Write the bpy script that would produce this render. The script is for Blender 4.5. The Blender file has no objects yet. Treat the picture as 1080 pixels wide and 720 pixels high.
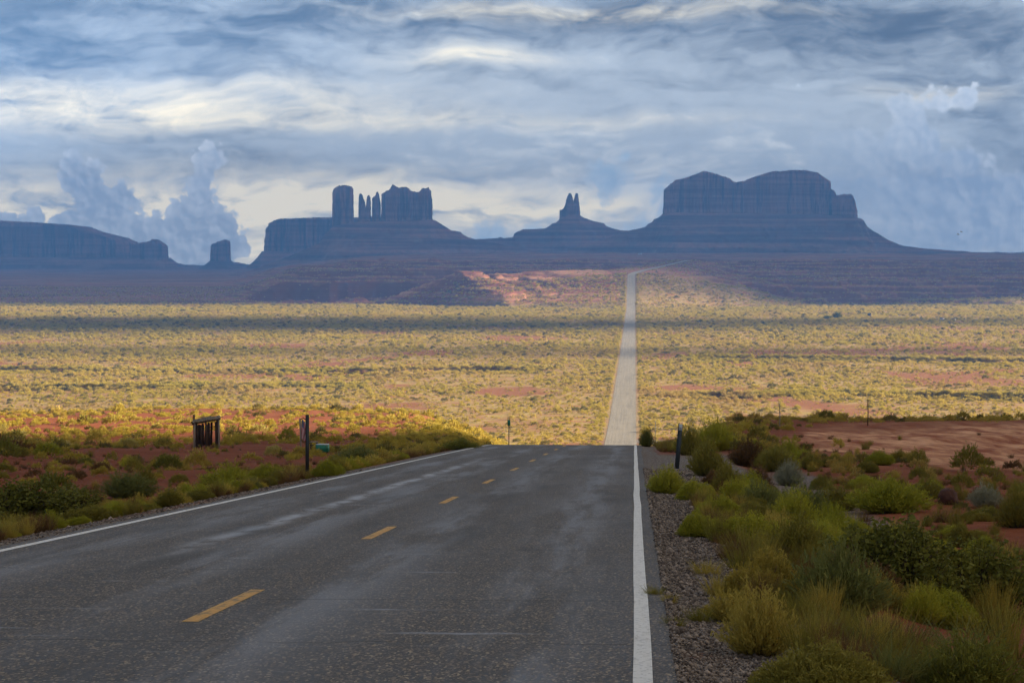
import bpy, math, random
import numpy as np

# ------------------------------------------------------------------ camera, sky, sun, exposure
scene = bpy.context.scene
R = math.radians
F = 2600.0                                   # focal length in photo pixels (1080 wide)
EYE = 1.59
PITCH = math.atan(92 / F)
cam_d = bpy.data.cameras.new('camera'); cam = bpy.data.objects.new('camera', cam_d)
scene.collection.objects.link(cam)
cam_d.lens = 36 * F / 1080; cam_d.sensor_width = 36; cam_d.clip_start = 0.5; cam_d.clip_end = 60000
cam.location = (0, 0, EYE); cam.rotation_euler = (math.pi / 2 - PITCH, 0, 0)
scene.camera = cam
scene.view_settings.view_transform = 'Standard'; scene.view_settings.look = 'None'
scene.view_settings.gamma = 1; scene.view_settings.use_curve_mapping = False
scene.view_settings.exposure = 1.9
SUN_AZ, SUN_EL = 74.0, 18.0                  # degrees right of the view, above the horizon
SKY_STRENGTH = 0.1
sx = math.sin(R(SUN_AZ)) * math.cos(R(SUN_EL)); sy = math.cos(R(SUN_AZ)) * math.cos(R(SUN_EL)); sz = math.sin(R(SUN_EL))
sun_d = bpy.data.lights.new('sun', 'SUN'); sun = bpy.data.objects.new('sun', sun_d)
scene.collection.objects.link(sun)
sun_d.energy = 5.0; sun_d.angle = R(0.5); sun_d.color = (1.0, 0.86, 0.66)
from mathutils import Vector
sun.rotation_euler = Vector((sx, sy, sz)).to_track_quat('Z', 'Y').to_euler()
scene.cycles.use_denoising = True; scene.cycles.denoising_prefilter = 'FAST'
scene.cycles.max_bounces = 4; scene.cycles.diffuse_bounces = 2; scene.cycles.glossy_bounces = 2
scene.cycles.transmission_bounces = 3; scene.cycles.volume_bounces = 0; scene.cycles.transparent_max_bounces = 4

# ------------------------------------------------------------------ node helpers
class S:
    """A node socket (or number) with arithmetic."""
    def __init__(s, t, sock): s.t, s.k = t, sock
    def _m(s, op, *a, clamp=False):
        n = s.t.nodes.new('ShaderNodeMath'); n.operation = op; n.use_clamp = clamp
        for i, v in enumerate((s,) + a):
            if isinstance(v, S): s.t.links.new(v.k, n.inputs[i])
            else: n.inputs[i].default_value = v
        return S(s.t, n.outputs[0])
    def __add__(s, o): return s._m('ADD', o)
    __radd__ = __add__
    def __mul__(s, o): return s._m('MULTIPLY', o)
    __rmul__ = __mul__
    def __sub__(s, o): return s._m('SUBTRACT', o)
    def __rsub__(s, o): return (s * -1.0) + o
    def __truediv__(s, o): return s._m('DIVIDE', o)
    def max(s, o): return s._m('MAXIMUM', o)
    def min(s, o): return s._m('MINIMUM', o)
    def abs(s): return s._m('ABSOLUTE')
    def pow(s, o): return s._m('POWER', o)
    def exp(s): return s._m('EXPONENT')
    def sqrt(s): return s._m('SQRT')
    def smin(s, o, k): return s._m('SMOOTH_MIN', o, k)
    def smax(s, o, k): return s._m('SMOOTH_MAX', o, k)
    def floor(s): return s._m('FLOOR')
    def sin(s): return s._m('SINE')
    def sm(s, a, b):
        n = s.t.nodes.new('ShaderNodeMapRange'); n.interpolation_type = 'SMOOTHSTEP'; n.clamp = True
        s.t.links.new(s.k, n.inputs[0]); n.inputs[1].default_value = a; n.inputs[2].default_value = b
        return S(s.t, n.outputs[0])

def vec(t, x, y, z=0.0):
    n = t.nodes.new('ShaderNodeCombineXYZ')
    for i, v in enumerate((x, y, z)):
        if isinstance(v, S): t.links.new(v.k, n.inputs[i])
        else: n.inputs[i].default_value = v
    return S(t, n.outputs[0])
def xyz(t, v):
    n = t.nodes.new('ShaderNodeSeparateXYZ'); t.links.new(v.k, n.inputs[0])
    return [S(t, o) for o in n.outputs]
def noise(t, v, scale, detail=4, rough=0.55, dist=0.0):
    n = t.nodes.new('ShaderNodeTexNoise'); n.inputs['Scale'].default_value = scale
    n.inputs['Detail'].default_value = detail; n.inputs['Roughness'].default_value = rough
    n.inputs['Distortion'].default_value = dist
    t.links.new(v.k, n.inputs['Vector'])
    return S(t, n.outputs['Fac'])
def voronoi(t, v, scale, feature='F1', out='Distance', rnd=1.0):
    n = t.nodes.new('ShaderNodeTexVoronoi'); n.feature = feature; n.inputs['Scale'].default_value = scale
    n.inputs['Randomness'].default_value = rnd
    t.links.new(v.k, n.inputs['Vector'])
    return S(t, n.outputs[out])
def mix(t, f, a, b, mode='MIX'):
    n = t.nodes.new('ShaderNodeMix'); n.data_type = 'RGBA'; n.blend_type = mode
    if isinstance(f, S): t.links.new(f.k, n.inputs[0])
    else: n.inputs[0].default_value = f
    for v, i in ((a, 6), (b, 7)):
        if isinstance(v, S): t.links.new(v.k, n.inputs[i])
        else: n.inputs[i].default_value = (*v, 1)
    return S(t, n.outputs[2])
def attr(t, name, typ='GEOMETRY'):
    n = t.nodes.new('ShaderNodeAttribute'); n.attribute_name = name; n.attribute_type = typ
    return n
def coord(t, out='Object'):
    n = t.nodes.new('ShaderNodeTexCoord'); return S(t, n.outputs[out])
def position(t):
    n = t.nodes.new('ShaderNodeNewGeometry'); return S(t, n.outputs['Position'])

def material(name, col=None, rough=0.9, spec=0.2, metal=0.0):
    m = bpy.data.materials.new(name); m.use_nodes = True; t = m.node_tree
    b = t.nodes['Principled BSDF']
    b.inputs['Roughness'].default_value = rough; b.inputs['Specular IOR Level'].default_value = spec
    b.inputs['Metallic'].default_value = metal
    if col is not None: b.inputs['Base Color'].default_value = (*col, 1)
    return m, t, b
def set_in(t, b, name, s): t.links.new(s.k, b.inputs[name])
def bump(t, b, h, dist, strength=1.0):
    n = t.nodes.new('ShaderNodeBump'); n.inputs['Distance'].default_value = dist; n.inputs['Strength'].default_value = strength
    t.links.new(h.k, n.inputs['Height']); t.links.new(n.outputs[0], b.inputs['Normal'])

# ------------------------------------------------------------------ the sky
world = bpy.data.worlds.new('World'); scene.world = world; world.use_nodes = True
wt = world.node_tree
bg = wt.nodes['Background']; bg.inputs[1].default_value = SKY_STRENGTH
def build_sky():
    t = wt
    sky = t.nodes.new('ShaderNodeTexSky'); sky.sky_type = 'NISHITA'; sky.sun_disc = False
    sky.sun_elevation = R(SUN_EL); sky.sun_rotation = R(SUN_AZ); sky.altitude = 1600
    d = coord(t, 'Generated'); x, y, z = xyz(t, d)
    ya = y.abs().max(0.12)
    U = x / ya * 26.0                         # hundreds of photo pixels right of the view axis
    V = z / ya * 26.0                         # hundreds of photo pixels above the horizon
    P = vec(t, U, V, 0.0)
    # warped coordinates for the streaky layers
    w1 = noise(t, vec(t, U * 0.6, V * 1.2, 3.0), 1.0, 3) - 0.5
    w2 = noise(t, vec(t, U * 0.6, V * 1.2, 9.0), 1.0, 3) - 0.5
    Uw = U + w1 * 1.6; Vw = V + w2 * 0.5
    streak = noise(t, vec(t, Uw * 0.42, Vw * 2.3, 1.0), 1.0, 6, 0.58)
    fine = noise(t, vec(t, Uw * 1.1, Vw * 6.0, 5.0), 1.0, 5, 0.6)
    def g(u, v, a, b):                        # soft patch at photo pixel (u, v)
        uu = (Uw - (u - 540) / 100) / (a / 100); vv = (Vw - (268 - v) / 100) / (b / 100)
        return ((uu * uu + vv * vv) * -1.0).exp()
    light = V.sm(2.75, 0.6) * 0.36 + 0.18
    for amp, u, v, a, b in ((-0.28, 150, 165, 230, 27), (-0.30, 60, 45, 340, 55), (-0.26, 960, 50, 280, 56), (-0.10, 520, 10, 400, 24), (0.18, 620, 60, 150, 20),
                            (0.16, 480, 60, 90, 12), (0.10, 560, 130, 220, 40), (0.2, 700, 190, 220, 60), (-0.22, 330, 175, 130, 22),
                            (-0.14, 540, 115, 130, 10), (-0.34, 1070, 135, 80, 60), (0.12, 330, 25, 160, 20), (-.1, 760, 30, 260, 22),
                            (0.1, 740, 240, 90, 30)):
        light = light + g(u, v, a, b) * amp
    brk = noise(t, vec(t, Uw * 2.3 + w2 * 3.0, Vw * 5.5, 8.0), 1.0, 7, 0.62); brk2 = noise(t, vec(t, U * 0.9 + w1 * 2.0, V * 2.6 + w2 * 2.0, 14.0), 1.0, 6, 0.6)
    light = light + (streak - 0.5) * 1.0 + (fine - 0.5) * 0.6 + (brk - 0.5) * 0.7 + (brk2 - 0.5) * 1.0 - V.sm(1.9, 2.7) * 0.12
    L = light
    base = mix(t, L.sm(-0.45, 0.55), (0.060, 0.074, 0.098), (0.38, 0.415, 0.445))
    base = mix(t, L.sm(0.5, 1.0), base, (0.70, 0.70, 0.66))
    cream = None
    for amp, u, v, a, b in ((0.62, 90, 112, 270, 24), (1.0, 110, 222, 320, 34), (0.32, 420, 128, 260, 10), (0.9, 320, 215, 220, 26),
                            (0.36, 490, 62, 75, 12), (0.35, 990, 100, 60, 10), (0.6, 530, 222, 90, 16), (0.62, 640, 214, 60, 12),
                            (0.35, 620, 14, 190, 9), (0.9, 250, 270, 160, 18), (0.75, 1060, 264, 90, 7)):
        c = g(u, v, a, b) * amp
        cream = c if cream is None else cream + c
    cf = (cream * ((streak - 0.5) * 1.8 + (fine - 0.5) * 2.4 + (brk - 0.5) * 2.6 + 0.85)).max(0.0).min(1.0)
    base = mix(t, cf, base, (1.20, 1.02, 0.66))
    # cumulus towers: warped discs with billowed edges
    def puff(p, scale, smooth=0.35):
        n = t.nodes.new('ShaderNodeTexVoronoi'); n.voronoi_dimensions = '2D'; n.feature = 'SMOOTH_F1'; n.inputs['Scale'].default_value = scale; n.inputs['Smoothness'].default_value = smooth
        n.inputs['Detail'].default_value = 1.6; n.inputs['Roughness'].default_value = 0.5; n.inputs['Lacunarity'].default_value = 2.3
        t.links.new(p.k, n.inputs['Vector']); return 0.5 - S(t, n.outputs['Distance'])
    def cumulus(discs, base, cols, seed, soft=0.05, amp=0.22, sc=1.0, fade=None):
        n1 = noise(t, vec(t, U, V, seed), 1.3, 5, 0.55) - 0.5
        n2 = noise(t, vec(t, U, V, seed + 4.0), 1.3, 5, 0.55) - 0.5
        uu = U + n1 * amp; vv = V + n2 * amp
        f = None
        for u, v, r in discs:
            du = uu - (u - 540) / 100; dv = vv - (268 - v) / 100
            q = (r / 100) - (du * du + dv * dv).sqrt()
            f = q if f is None else f.smax(q, 0.06)
        q1 = (noise(t, vec(t, U, V, seed + 20.0), 4.5, 3) - 0.5) * 0.16; q2 = (noise(t, vec(t, U, V, seed + 25.0), 4.5, 3) - 0.5) * 0.16
        uu = uu + q1; vv = vv + q2
        pp = vec(t, uu + seed, vv, 0.0)
        b1 = puff(pp, 4.5 * sc); b2 = puff(vec(t, uu + (seed - 0.035), vv - 0.03, 0.0), 4.5 * sc)
        fd = f + b1 * (0.16 / sc) + (noise(t, vec(t, U, V, seed + 2.0), 9.0, 4, 0.6) - 0.5) * 0.06
        m = fd.sm(0.0, soft)
        s = b1 * 0.22 + (b1 - b2) * 0.75 + 0.28 + (noise(t, vec(t, U, V, seed + 12.0), 1.3, 6, 0.6) - 0.5) * 1.3 + fd.sm(0.14, 0.0) * 0.32
        c = mix(t, s.max(0.0).min(1.0), cols[0], cols[1])
        if fade: m = m * U.sm(*fade)
        return mix(t, m * cols[2], base, c)
    base = cumulus([(860, 240, 70), (930, 230, 80), (900, 190, 60), (1010, 235, 75), (1080, 250, 60), (960, 150, 44), (1010, 195, 46),
                    (985, 110, 20), (945, 112, 20), (1020, 108, 20), (880, 165, 34), (1050, 210, 40), (965, 128, 26), (1075, 205, 26)],
                   base, ((0.33, 0.385, 0.47), (0.66, 0.69, 0.72), 0.90), 30.0, soft=0.08, sc=.8, fade=(2.6, 4.9))
    base = cumulus([(560, 262, 30), (520, 250, 24), (640, 262, 34), (680, 250, 30), (720, 230, 34), (640, 190, 30), (660, 165, 14), (700, 200, 22)],
                   base, ((0.33, 0.45, 0.58), (0.50, 0.59, 0.67), 0.72), 60.0, soft=0.14)
    base = cumulus([(20, 262, 40), (80, 258, 42), (140, 262, 42), (210, 262, 48), (110, 238, 34), (98, 212, 29), (88, 190, 25), (80, 172, 19), (98, 178, 15), (72, 186, 14),
                    (128, 208, 19), (140, 214, 13), (120, 224, 22), (170, 248, 28), (205, 230, 32), (230, 244, 30), (209, 210, 23), (213, 196, 17), (217, 182, 17), (222, 166, 20), (214, 172, 15), (186, 236, 24), (30, 240, 24), (-10, 240, 28), (246, 258, 22)],
                   base, ((0.31, 0.345, 0.40), (0.60, 0.62, 0.64), 0.97), 90.0, soft=0.045, amp=0.13, sc=1.25)
    base = cumulus([(842, 91, 6), (833, 93, 4), (848, 92, 4)], base, ((0.5, 0.58, 0.65), (0.62, 0.68, 0.72), 0.6), 120.0, soft=0.08, amp=0.3, sc=2)
    n = t.nodes.new('ShaderNodeVectorMath'); n.operation = 'SCALE'; t.links.new(base.k, n.inputs[0]); n.inputs['Scale'].default_value = 0.465 / SKY_STRENGTH
    clouds = S(t, n.outputs[0])
    # higher up: broken grey overcast with blue between, from the sky model
    ov = noise(t, d, 2.2, 5, 0.55)
    grey = mix(t, noise(t, d, 5.0, 4), (0.54, 0.555, 0.59), (1.15, 1.12, 1.06))
    n2 = t.nodes.new('ShaderNodeVectorMath'); n2.operation = 'SCALE'; t.links.new(sky.outputs[0], n2.inputs[0]); n2.inputs['Scale'].default_value = 0.5
    upper = mix(t, ov.sm(0.30, 0.5), S(t, n2.outputs[0]), grey)
    # bright warm cloud round the hidden sun
    sd = t.nodes.new('ShaderNodeVectorMath'); sd.operation = 'DOT_PRODUCT'; t.links.new(d.k, sd.inputs[0]); sd.inputs[1].default_value = (sx, sy, sz)
    glow = S(t, sd.outputs['Value']).max(0.0).pow(5.0)
    upper = mix(t, glow * 0.9, upper, (4.4, 3.7, 2.7)); grey = mix(t, glow * 0.9, grey, (4.4, 3.7, 2.7))
    out = mix(t, z.sm(0.11, 0.24), clouds, upper)
    out = mix(t, y.abs().sm(0.30, 0.12), out, grey)
    t.links.new(out.k, bg.inputs[0])
build_sky()
world.cycles.sampling_method = 'MANUAL'; world.cycles.sample_map_resolution = 1024

# ------------------------------------------------------------------ numpy noise and interpolation
def _hash(ix, iy, seed):
    h = (ix.astype(np.int64) * 374761393 + iy.astype(np.int64) * 668265263 + seed * 1442695041) & 0x7fffffff
    h = ((h ^ (h >> 13)) * 1274126177) & 0x7fffffff
    h = ((h ^ (h >> 16)) * 2246822519) & 0x7fffffff
    return ((h ^ (h >> 15)) & 0xffffff) / float(0xffffff)
def vnoise(x, y, seed=0):
    x = np.asarray(x, float); y = np.asarray(y, float)
    ix = np.floor(x); iy = np.floor(y); fx = x - ix; fy = y - iy
    fx = fx * fx * fx * (fx * (fx * 6 - 15) + 10); fy = fy * fy * fy * (fy * (fy * 6 - 15) + 10)
    a = _hash(ix, iy, seed); b = _hash(ix + 1, iy, seed); c = _hash(ix, iy + 1, seed); d = _hash(ix + 1, iy + 1, seed)
    return (a + (b - a) * fx) * (1 - fy) + (c + (d - c) * fx) * fy
def fbm(x, y, seed=0, octv=4, gain=0.5):
    s = 0.0; a = 1.0; n = 0.0
    for k in range(octv):
        s = s + a * (vnoise(x * 2 ** k, y * 2 ** k, seed + 17 * k) - 0.5); n += a; a *= gain
    return s / n * 2
def sm(x, a, b):
    t = np.clip((x - a) / (b - a), 0, 1); return t * t * (3 - 2 * t)
def pchip(xs, ys):
    xs = np.array(xs, float); ys = np.array(ys, float); h = np.diff(xs); d = np.diff(ys) / h
    m = np.zeros_like(xs); m[0] = d[0]; m[-1] = d[-1]
    for i in range(1, len(xs) - 1):
        if d[i - 1] * d[i] > 0:
            w1 = 2 * h[i] + h[i - 1]; w2 = h[i] + 2 * h[i - 1]; m[i] = (w1 + w2) / (w1 / d[i - 1] + w2 / d[i])
    def f(x):
        x = np.asarray(x, float); xc = np.clip(x, xs[0], xs[-1])
        i = np.clip(np.searchsorted(xs, xc) - 1, 0, len(h) - 1); t = (xc - xs[i]) / h[i]
        r = ((2 * t ** 3 - 3 * t ** 2 + 1) * ys[i] + (t ** 3 - 2 * t ** 2 + t) * h[i] * m[i]
             + (-2 * t ** 3 + 3 * t ** 2) * ys[i + 1] + (t ** 3 - t ** 2) * h[i] * m[i + 1])
        return r + np.where(x < xs[0], (x - xs[0]) * m[0], 0)
    return f

# ------------------------------------------------------------------ the lie of the land
GR = -0.0645
road_z = pchip([-60, 0, 60, 118, 124, 132, 150, 200, 300, 400, 500, 600, 640, 800, 1300, 2000, 2350, 2480, 2580, 2680, 3000, 3500, 3900, 4300],
               [60 * -GR, 0, 60 * GR, 118 * GR, 124 * GR - .02, 132 * GR - .12, -10.6, -15.6, -25.3, -34, -41.2, -46.2, -47.5, -50.2, -52, -52, -51.5, -44, -33, -20, -15.2, -10.2, -8, -9])
floor_z = pchip([0, 500, 640, 800, 1300, 2400, 5000, 9000, 15000], [-38, -44, -47.6, -50.2, -52, -52, -57, -66, -74])
left_z = pchip([-60, 0, 30, 60, 100, 150, 184, 250, 320, 400, 470, 600, 800], [3.5, -0.55, -2.55, -4.6, -7.2, -10.5, -12.8, -16.1, -19.6, -23.4, -31, -44.5, -50.2])
right_z = pchip([-60, 0, 30, 60, 100, 150, 200, 250, 280, 330, 450, 600, 800], [3.3, -0.75, -2.7, -4.4, -6.5, -9.3, -12.15, -15.6, -18.4, -25, -39, -47.5, -50.2])
road_x = lambda Y: -3.6 + 0.0497 * Y
BEND = 2672.0
ROAD2 = [(road_x(BEND), BEND), (174, 3000), (236, 3500), (277, 3900), (300, 4300)]
_r2x = pchip([p[1] for p in ROAD2], [p[0] for p in ROAD2])
def road_cx(Y):
    Y = np.asarray(Y, float)
    return np.where(Y < BEND, road_x(Y), _r2x(np.maximum(Y, BEND)))
def seg_ridge(X, Y, p, q, slope):
    (x0, y0, z0), (x1, y1, z1) = p, q
    dx, dy = x1 - x0, y1 - y0; t = np.clip(((X - x0) * dx + (Y - y0) * dy) / (dx * dx + dy * dy), 0, 1)
    return z0 + (z1 - z0) * t - slope * np.hypot(X - x0 - t * dx, Y - y0 - t * dy)
def height(X, Y):
    X = np.asarray(X, float); Y = np.asarray(Y, float)
    cx = road_cx(Y); u = X - cx; zr = road_z(Y)
    a = X / np.maximum(Y, 30)
    # valley floor and the low benches that step up to the buttes
    n1 = fbm(X / 170, Y / 170, 3, 4); n2 = fbm(X / 45, Y / 45, 5, 4)
    v = floor_z(Y) + n1 * 0.9 * sm(Y, 600, 1000) + n2 * 0.35
    # shallow washes whose banks face the viewer
    for yc, amp, h, sd, a0, a1 in ((1135, 60, 2.2, 21, -.3, .012), (1260, 70, 2.0, 22, .07, .4), (905, 60, 1.6, 23, .06, .4), (1420, 80, 1.4, 24, .12, .4), (985, 50, 1.2, 25, -.3, -.06)):
        c = yc + fbm(X / 130, X * 0 + sd, sd, 4) * amp
        w = h * (0.35 + 0.65 * sm(fbm(X / 60, X * 0, sd + 5, 2), -.3, .3)) * sm(a, a0 - .02, a0 + .02) * sm(a, a1 + .02, a1 - .02)
        v = v - w * sm(Y, c - 60, c - 4) * sm(Y, c + 3, c)
    wy = Y + fbm(X / 260, Y / 500, 31, 4) * 170 + fbm(X / 60, Y / 90, 33, 3) * 45
    cent = sm(a, -0.045, -0.005)
    d1 = 2960 - 400 * cent
    far = np.zeros_like(v)
    stepw = 48 + 280 * cent
    far = far + 24 * sm(wy, d1, d1 + stepw) * sm(a + fbm(Y / 300, X / 300, 41, 3) * .012, -.114, -.088)
    far = far + 11 * sm(wy, 3350, 3460 + 200 * cent) * sm(a + fbm(Y / 300, X / 300, 42, 3) * .012, -.100, -.082)
    far = far + 11 * sm(wy, 4050, 4170) * sm(a + fbm(Y / 400, X / 300, 43, 3) * .012, -.085, -.062)
    far = far + 17 * sm(wy, 4900, 6900) * sm(a, -.085, -.03)
    far = far * (1 + 0.10 * fbm(X / 90, Y / 140, 44, 4))
    rough = sm(Y, 2450, 2750) * sm(Y, 6500, 4200) * sm(a, -.13, -.07)
    far = far + rough * (fbm(X / 75, Y / 130, 45, 5) * 7.5 + np.abs(fbm(X / 40, Y / 90, 46, 4)) * -7)
    tz = far / 5.2 + fbm(X / 240, Y / 240, 48, 3) * .8; tf = tz - np.floor(tz)
    far = far + rough * 5.2 * .8 * (sm(tf, .62, .95) - tf) 
    v = v + far
    # the sunlit red mound left of the road
    rz = np.full_like(v, -400.0)
    ridges = [((-128, 2700, -46), (-98, 2715, -33), .36), ((-98, 2715, -33), (-58, 2725, -17.5), .40), ((-58, 2725, -17.0), (-40, 2760, -18.5), .36),
              ((-40, 2760, -18.5), (30, 2830, -19.5), .30), ((30, 2830, -19.5), (85, 2900, -18), .26)]
    for p, q, s in ridges: rz = np.maximum(rz, seg_ridge(X + n2 * 5, Y + n1 * 9, p, q, s))
    for p, q, sl, sr in (((-58, 2725, -17.0), (-24, 2600, -35), .42, .15), ((-24, 2600, -35), (4, 2480, -53), .42, .14), ((-2, 2790, -20), (46, 2590, -46), .34, .15), ((40, 2835, -19.5), (84, 2630, -44), .34, .16)):
        Xw = X + n2 * 6; Yw = Y + n1 * 9; side_r = (Xw - p[0]) * (q[1] - p[1]) - (Yw - p[1]) * (q[0] - p[0]) < 0
        rz = np.maximum(rz, np.where(side_r, seg_ridge(Xw, Yw, p, q, sr), seg_ridge(Xw, Yw, p, q, sl)))
    sp = .975 * X + .223 * (Y - 2700); al = -.223 * X + .975 * (Y - 2700)
    gul = np.abs(fbm(sp / 30 + fbm(al / 60, sp / 60, 52, 2) * .5, al / 190, 47, 3)) * 2.2
    rz = rz + np.where(rz > -62, (np.clip(gul, 0, 1) - .5) * 5.5 * sm(rz, -54, -42) * sm(rz, -15, -22) * sm(sp, -75, -35), 0)
    qz = rz / 4.6 + fbm(X / 120, Y / 120, 53, 3) * .5; qf = qz - np.floor(qz)
    rz = rz + np.where(rz > -62, 4.6 * .6 * (sm(qf, .55, .95) - qf), 0)
    v = np.maximum(v, rz)
    # the high ground either side of the viewer's road
    nb = fbm(X / 16, Y / 22, 7, 4) * 0.55 * sm(np.abs(u), 8, 22) + fbm(X / 3, Y / 4, 8, 3) * 0.12 * sm(np.abs(u), 5, 8)
    ysh = Y + fbm(X / 40, X * 0, 9, 3) * 22 * sm(Y, 180, 300)
    bl = left_z(ysh); br = right_z(ysh)
    br = br + .2 * sm(Y, 135, 175) * sm(Y, 290, 240) * sm(u, 8, 14) * sm(a, .150, .105)
    bench = np.where(u < 0, bl, br) + nb
    side = np.where(u < 0, bl - zr, br - zr)
    v = np.where(Y < 800, bench + (v - bench) * sm(Y, 560, 800), v)
    w0 = 4.35 + 1.0 * sm(Y, 140, 300) + 3 * sm(Y, 640, 1200) * 0 + np.where(u > 0, 1.6 * sm(Y, 50, 75) * sm(Y, 120, 95), 0)
    w1 = np.where(u < 0, 7.5, 8.0) + 5.5 * sm(Y, 110, 200) + np.where(u < 0, 22, 0) * sm(Y, 200, 400) + 25 * sm(Y, 600, 1000) + 150 * sm(Y, 2400, 2600) - 100 * sm(Y, 2900, 3300)
    k = sm(np.abs(u), w0, w1)
    k = np.where(Y < 4150, k, 1)
    r = zr - 0.03 - 0.05 * sm(np.abs(u), 3.8, w0)
    return r + (v - r) * k

def to_ray(px, py):
    dx = (px - 540) / F; dz = -(py - 360) / F
    c, s = math.cos(PITCH), math.sin(PITCH)
    return dx, c + dz * s, -s + dz * c
_T = np.concatenate([np.arange(6, 160, .25), np.arange(160, 800, 1.0), np.arange(800, 9000, 4.0)])
def ground(px, py):
    """Where the line of sight through a photo pixel meets the ground."""
    dx, dy, dz = to_ray(px, py)
    z = EYE + dz * _T - height(dx * _T, dy * _T)
    i = int(np.argmax(z < 0)) or len(_T) - 1
    a, b = z[i - 1], z[i]; t = _T[i - 1] + (_T[i] - _T[i - 1]) * a / (a - b + 1e-9)
    return dx * t, dy * t, EYE + dz * t
def to_px(X, Y, Z):
    c, s = math.cos(PITCH), math.sin(PITCH)
    f = Y * c - (Z - EYE) * s; up = Y * s + (Z - EYE) * c
    return 540 + F * X / f, 360 - F * up / f

# ------------------------------------------------------------------ mesh helpers
coll = scene.collection
def mesh_np(name, V, faces, mat=None, parent=None, smooth=False, link=True, matidx=None):
    """faces: (n,3) or (n,4) int array, or a list of such arrays."""
    fl = faces if isinstance(faces, list) else [faces]
    fl = [np.asarray(f, np.int32) for f in fl if len(f)]
    me = bpy.data.meshes.new(name)
    V = np.asarray(V, np.float32)
    me.vertices.add(len(V)); me.vertices.foreach_set('co', V.ravel())
    loops = np.concatenate([f.ravel() for f in fl]); tot = np.concatenate([np.full(len(f), f.shape[1], np.int32) for f in fl])
    start = np.concatenate([[0], np.cumsum(tot)[:-1]]).astype(np.int32)
    me.loops.add(len(loops)); me.loops.foreach_set('vertex_index', loops)
    me.polygons.add(len(tot)); me.polygons.foreach_set('loop_start', start); me.polygons.foreach_set('loop_total', tot)
    if smooth: me.polygons.foreach_set('use_smooth', np.ones(len(tot), bool))
    for m in (mat if isinstance(mat, (list, tuple)) else [mat]):
        if m: me.materials.append(m)
    me.update(calc_edges=True); me.validate()
    if not link: return me
    o = bpy.data.objects.new(name, me); coll.objects.link(o)
    if parent: o.parent = parent
    return o
def set_attr(me, name, data, dom='POINT'):
    data = np.asarray(data, np.float32)
    if data.ndim == 1:
        a = me.attributes.new(name, 'FLOAT', dom); a.data.foreach_set('value', data)
    else:
        a = me.attributes.new(name, 'FLOAT_COLOR', dom); a.data.foreach_set('color', data.ravel())
class MB:
    """Collects boxes, tubes and prisms into one mesh."""
    def __init__(s): s.v = []; s.f3 = []; s.f4 = []
    def n(s): return sum(len(a) for a in s.v)
    def add(s, V, f4=(), f3=()):
        k = s.n(); s.v.append(np.asarray(V, float))
        if len(f4): s.f4.append(np.asarray(f4) + k)
        if len(f3): s.f3.append(np.asarray(f3) + k)
    def box(s, c, size, rz=0.0, rx=0.0, ry=0.0, taper=1.0):
        hx, hy, hz = [q / 2 for q in size]
        V = np.array([(x * (taper if z > 0 else 1), y * (taper if z > 0 else 1), z) for z in (-hz, hz) for x, y in ((-hx, -hy), (hx, -hy), (hx, hy), (-hx, hy))])
        cx_, sx_ = math.cos(rx), math.sin(rx); V = V @ np.array([[1, 0, 0], [0, cx_, sx_], [0, -sx_, cx_]])
        cy_, sy_ = math.cos(ry), math.sin(ry); V = V @ np.array([[cy_, 0, -sy_], [0, 1, 0], [sy_, 0, cy_]])
        cz_, sz_ = math.cos(rz), math.sin(rz); V = V @ np.array([[cz_, sz_, 0], [-sz_, cz_, 0], [0, 0, 1]])
        s.add(V + np.array(c), [(0, 3, 2, 1), (4, 5, 6, 7), (0, 1, 5, 4), (1, 2, 6, 5), (2, 3, 7, 6), (3, 0, 4, 7)])
    def tube(s, pts, rad, n=8):
        pts = np.array(pts, float); rad = np.broadcast_to(rad, len(pts)); V = []
        for i, p in enumerate(pts):
            d = pts[min(i + 1, len(pts) - 1)] - pts[max(i - 1, 0)]; d = d / np.linalg.norm(d)
            a = np.cross(d, (0.0, 0, 1) if abs(d[2]) < .9 else (1.0, 0, 0)); a /= np.linalg.norm(a); b = np.cross(d, a)
            V += [p + rad[i] * (a * math.cos(k * 2 * math.pi / n) + b * math.sin(k * 2 * math.pi / n)) for k in range(n)]
        m = len(pts)
        f = [(i * n + k, i * n + (k + 1) % n, (i + 1) * n + (k + 1) % n, (i + 1) * n + k) for i in range(m - 1) for k in range(n)]
        V += [pts[0], pts[-1]]
        f3 = [(m * n, (k + 1) % n, k) for k in range(n)] + [(m * n + 1, (m - 1) * n + k, (m - 1) * n + (k + 1) % n) for k in range(n)]
        s.add(V, f, f3)
    def build(s, name, mat, parent=None, smooth=False):
        fl = []
        if s.f4: fl.append(np.concatenate(s.f4))
        if s.f3: fl.append(np.concatenate(s.f3))
        return mesh_np(name, np.concatenate(s.v), fl, mat, parent, smooth)
def tag(o, label=None, cat=None, group=None, kind=None):
    for k, v in (('label', label), ('category', cat), ('group', group), ('kind', kind)):
        if v: o[k] = v
    return o
def empty(name, loc, rz=0.0):
    o = bpy.data.objects.new(name, None); coll.objects.link(o); o.location = loc; o.rotation_euler = (0, 0, rz); o.empty_display_size = .3
    return o
def grid_faces(nr, nc):
    i = np.arange(nr - 1)[:, None] * nc + np.arange(nc - 1)[None, :]
    return np.stack([i, i + 1, i + nc + 1, i + nc], -1).reshape(-1, 4)

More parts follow.
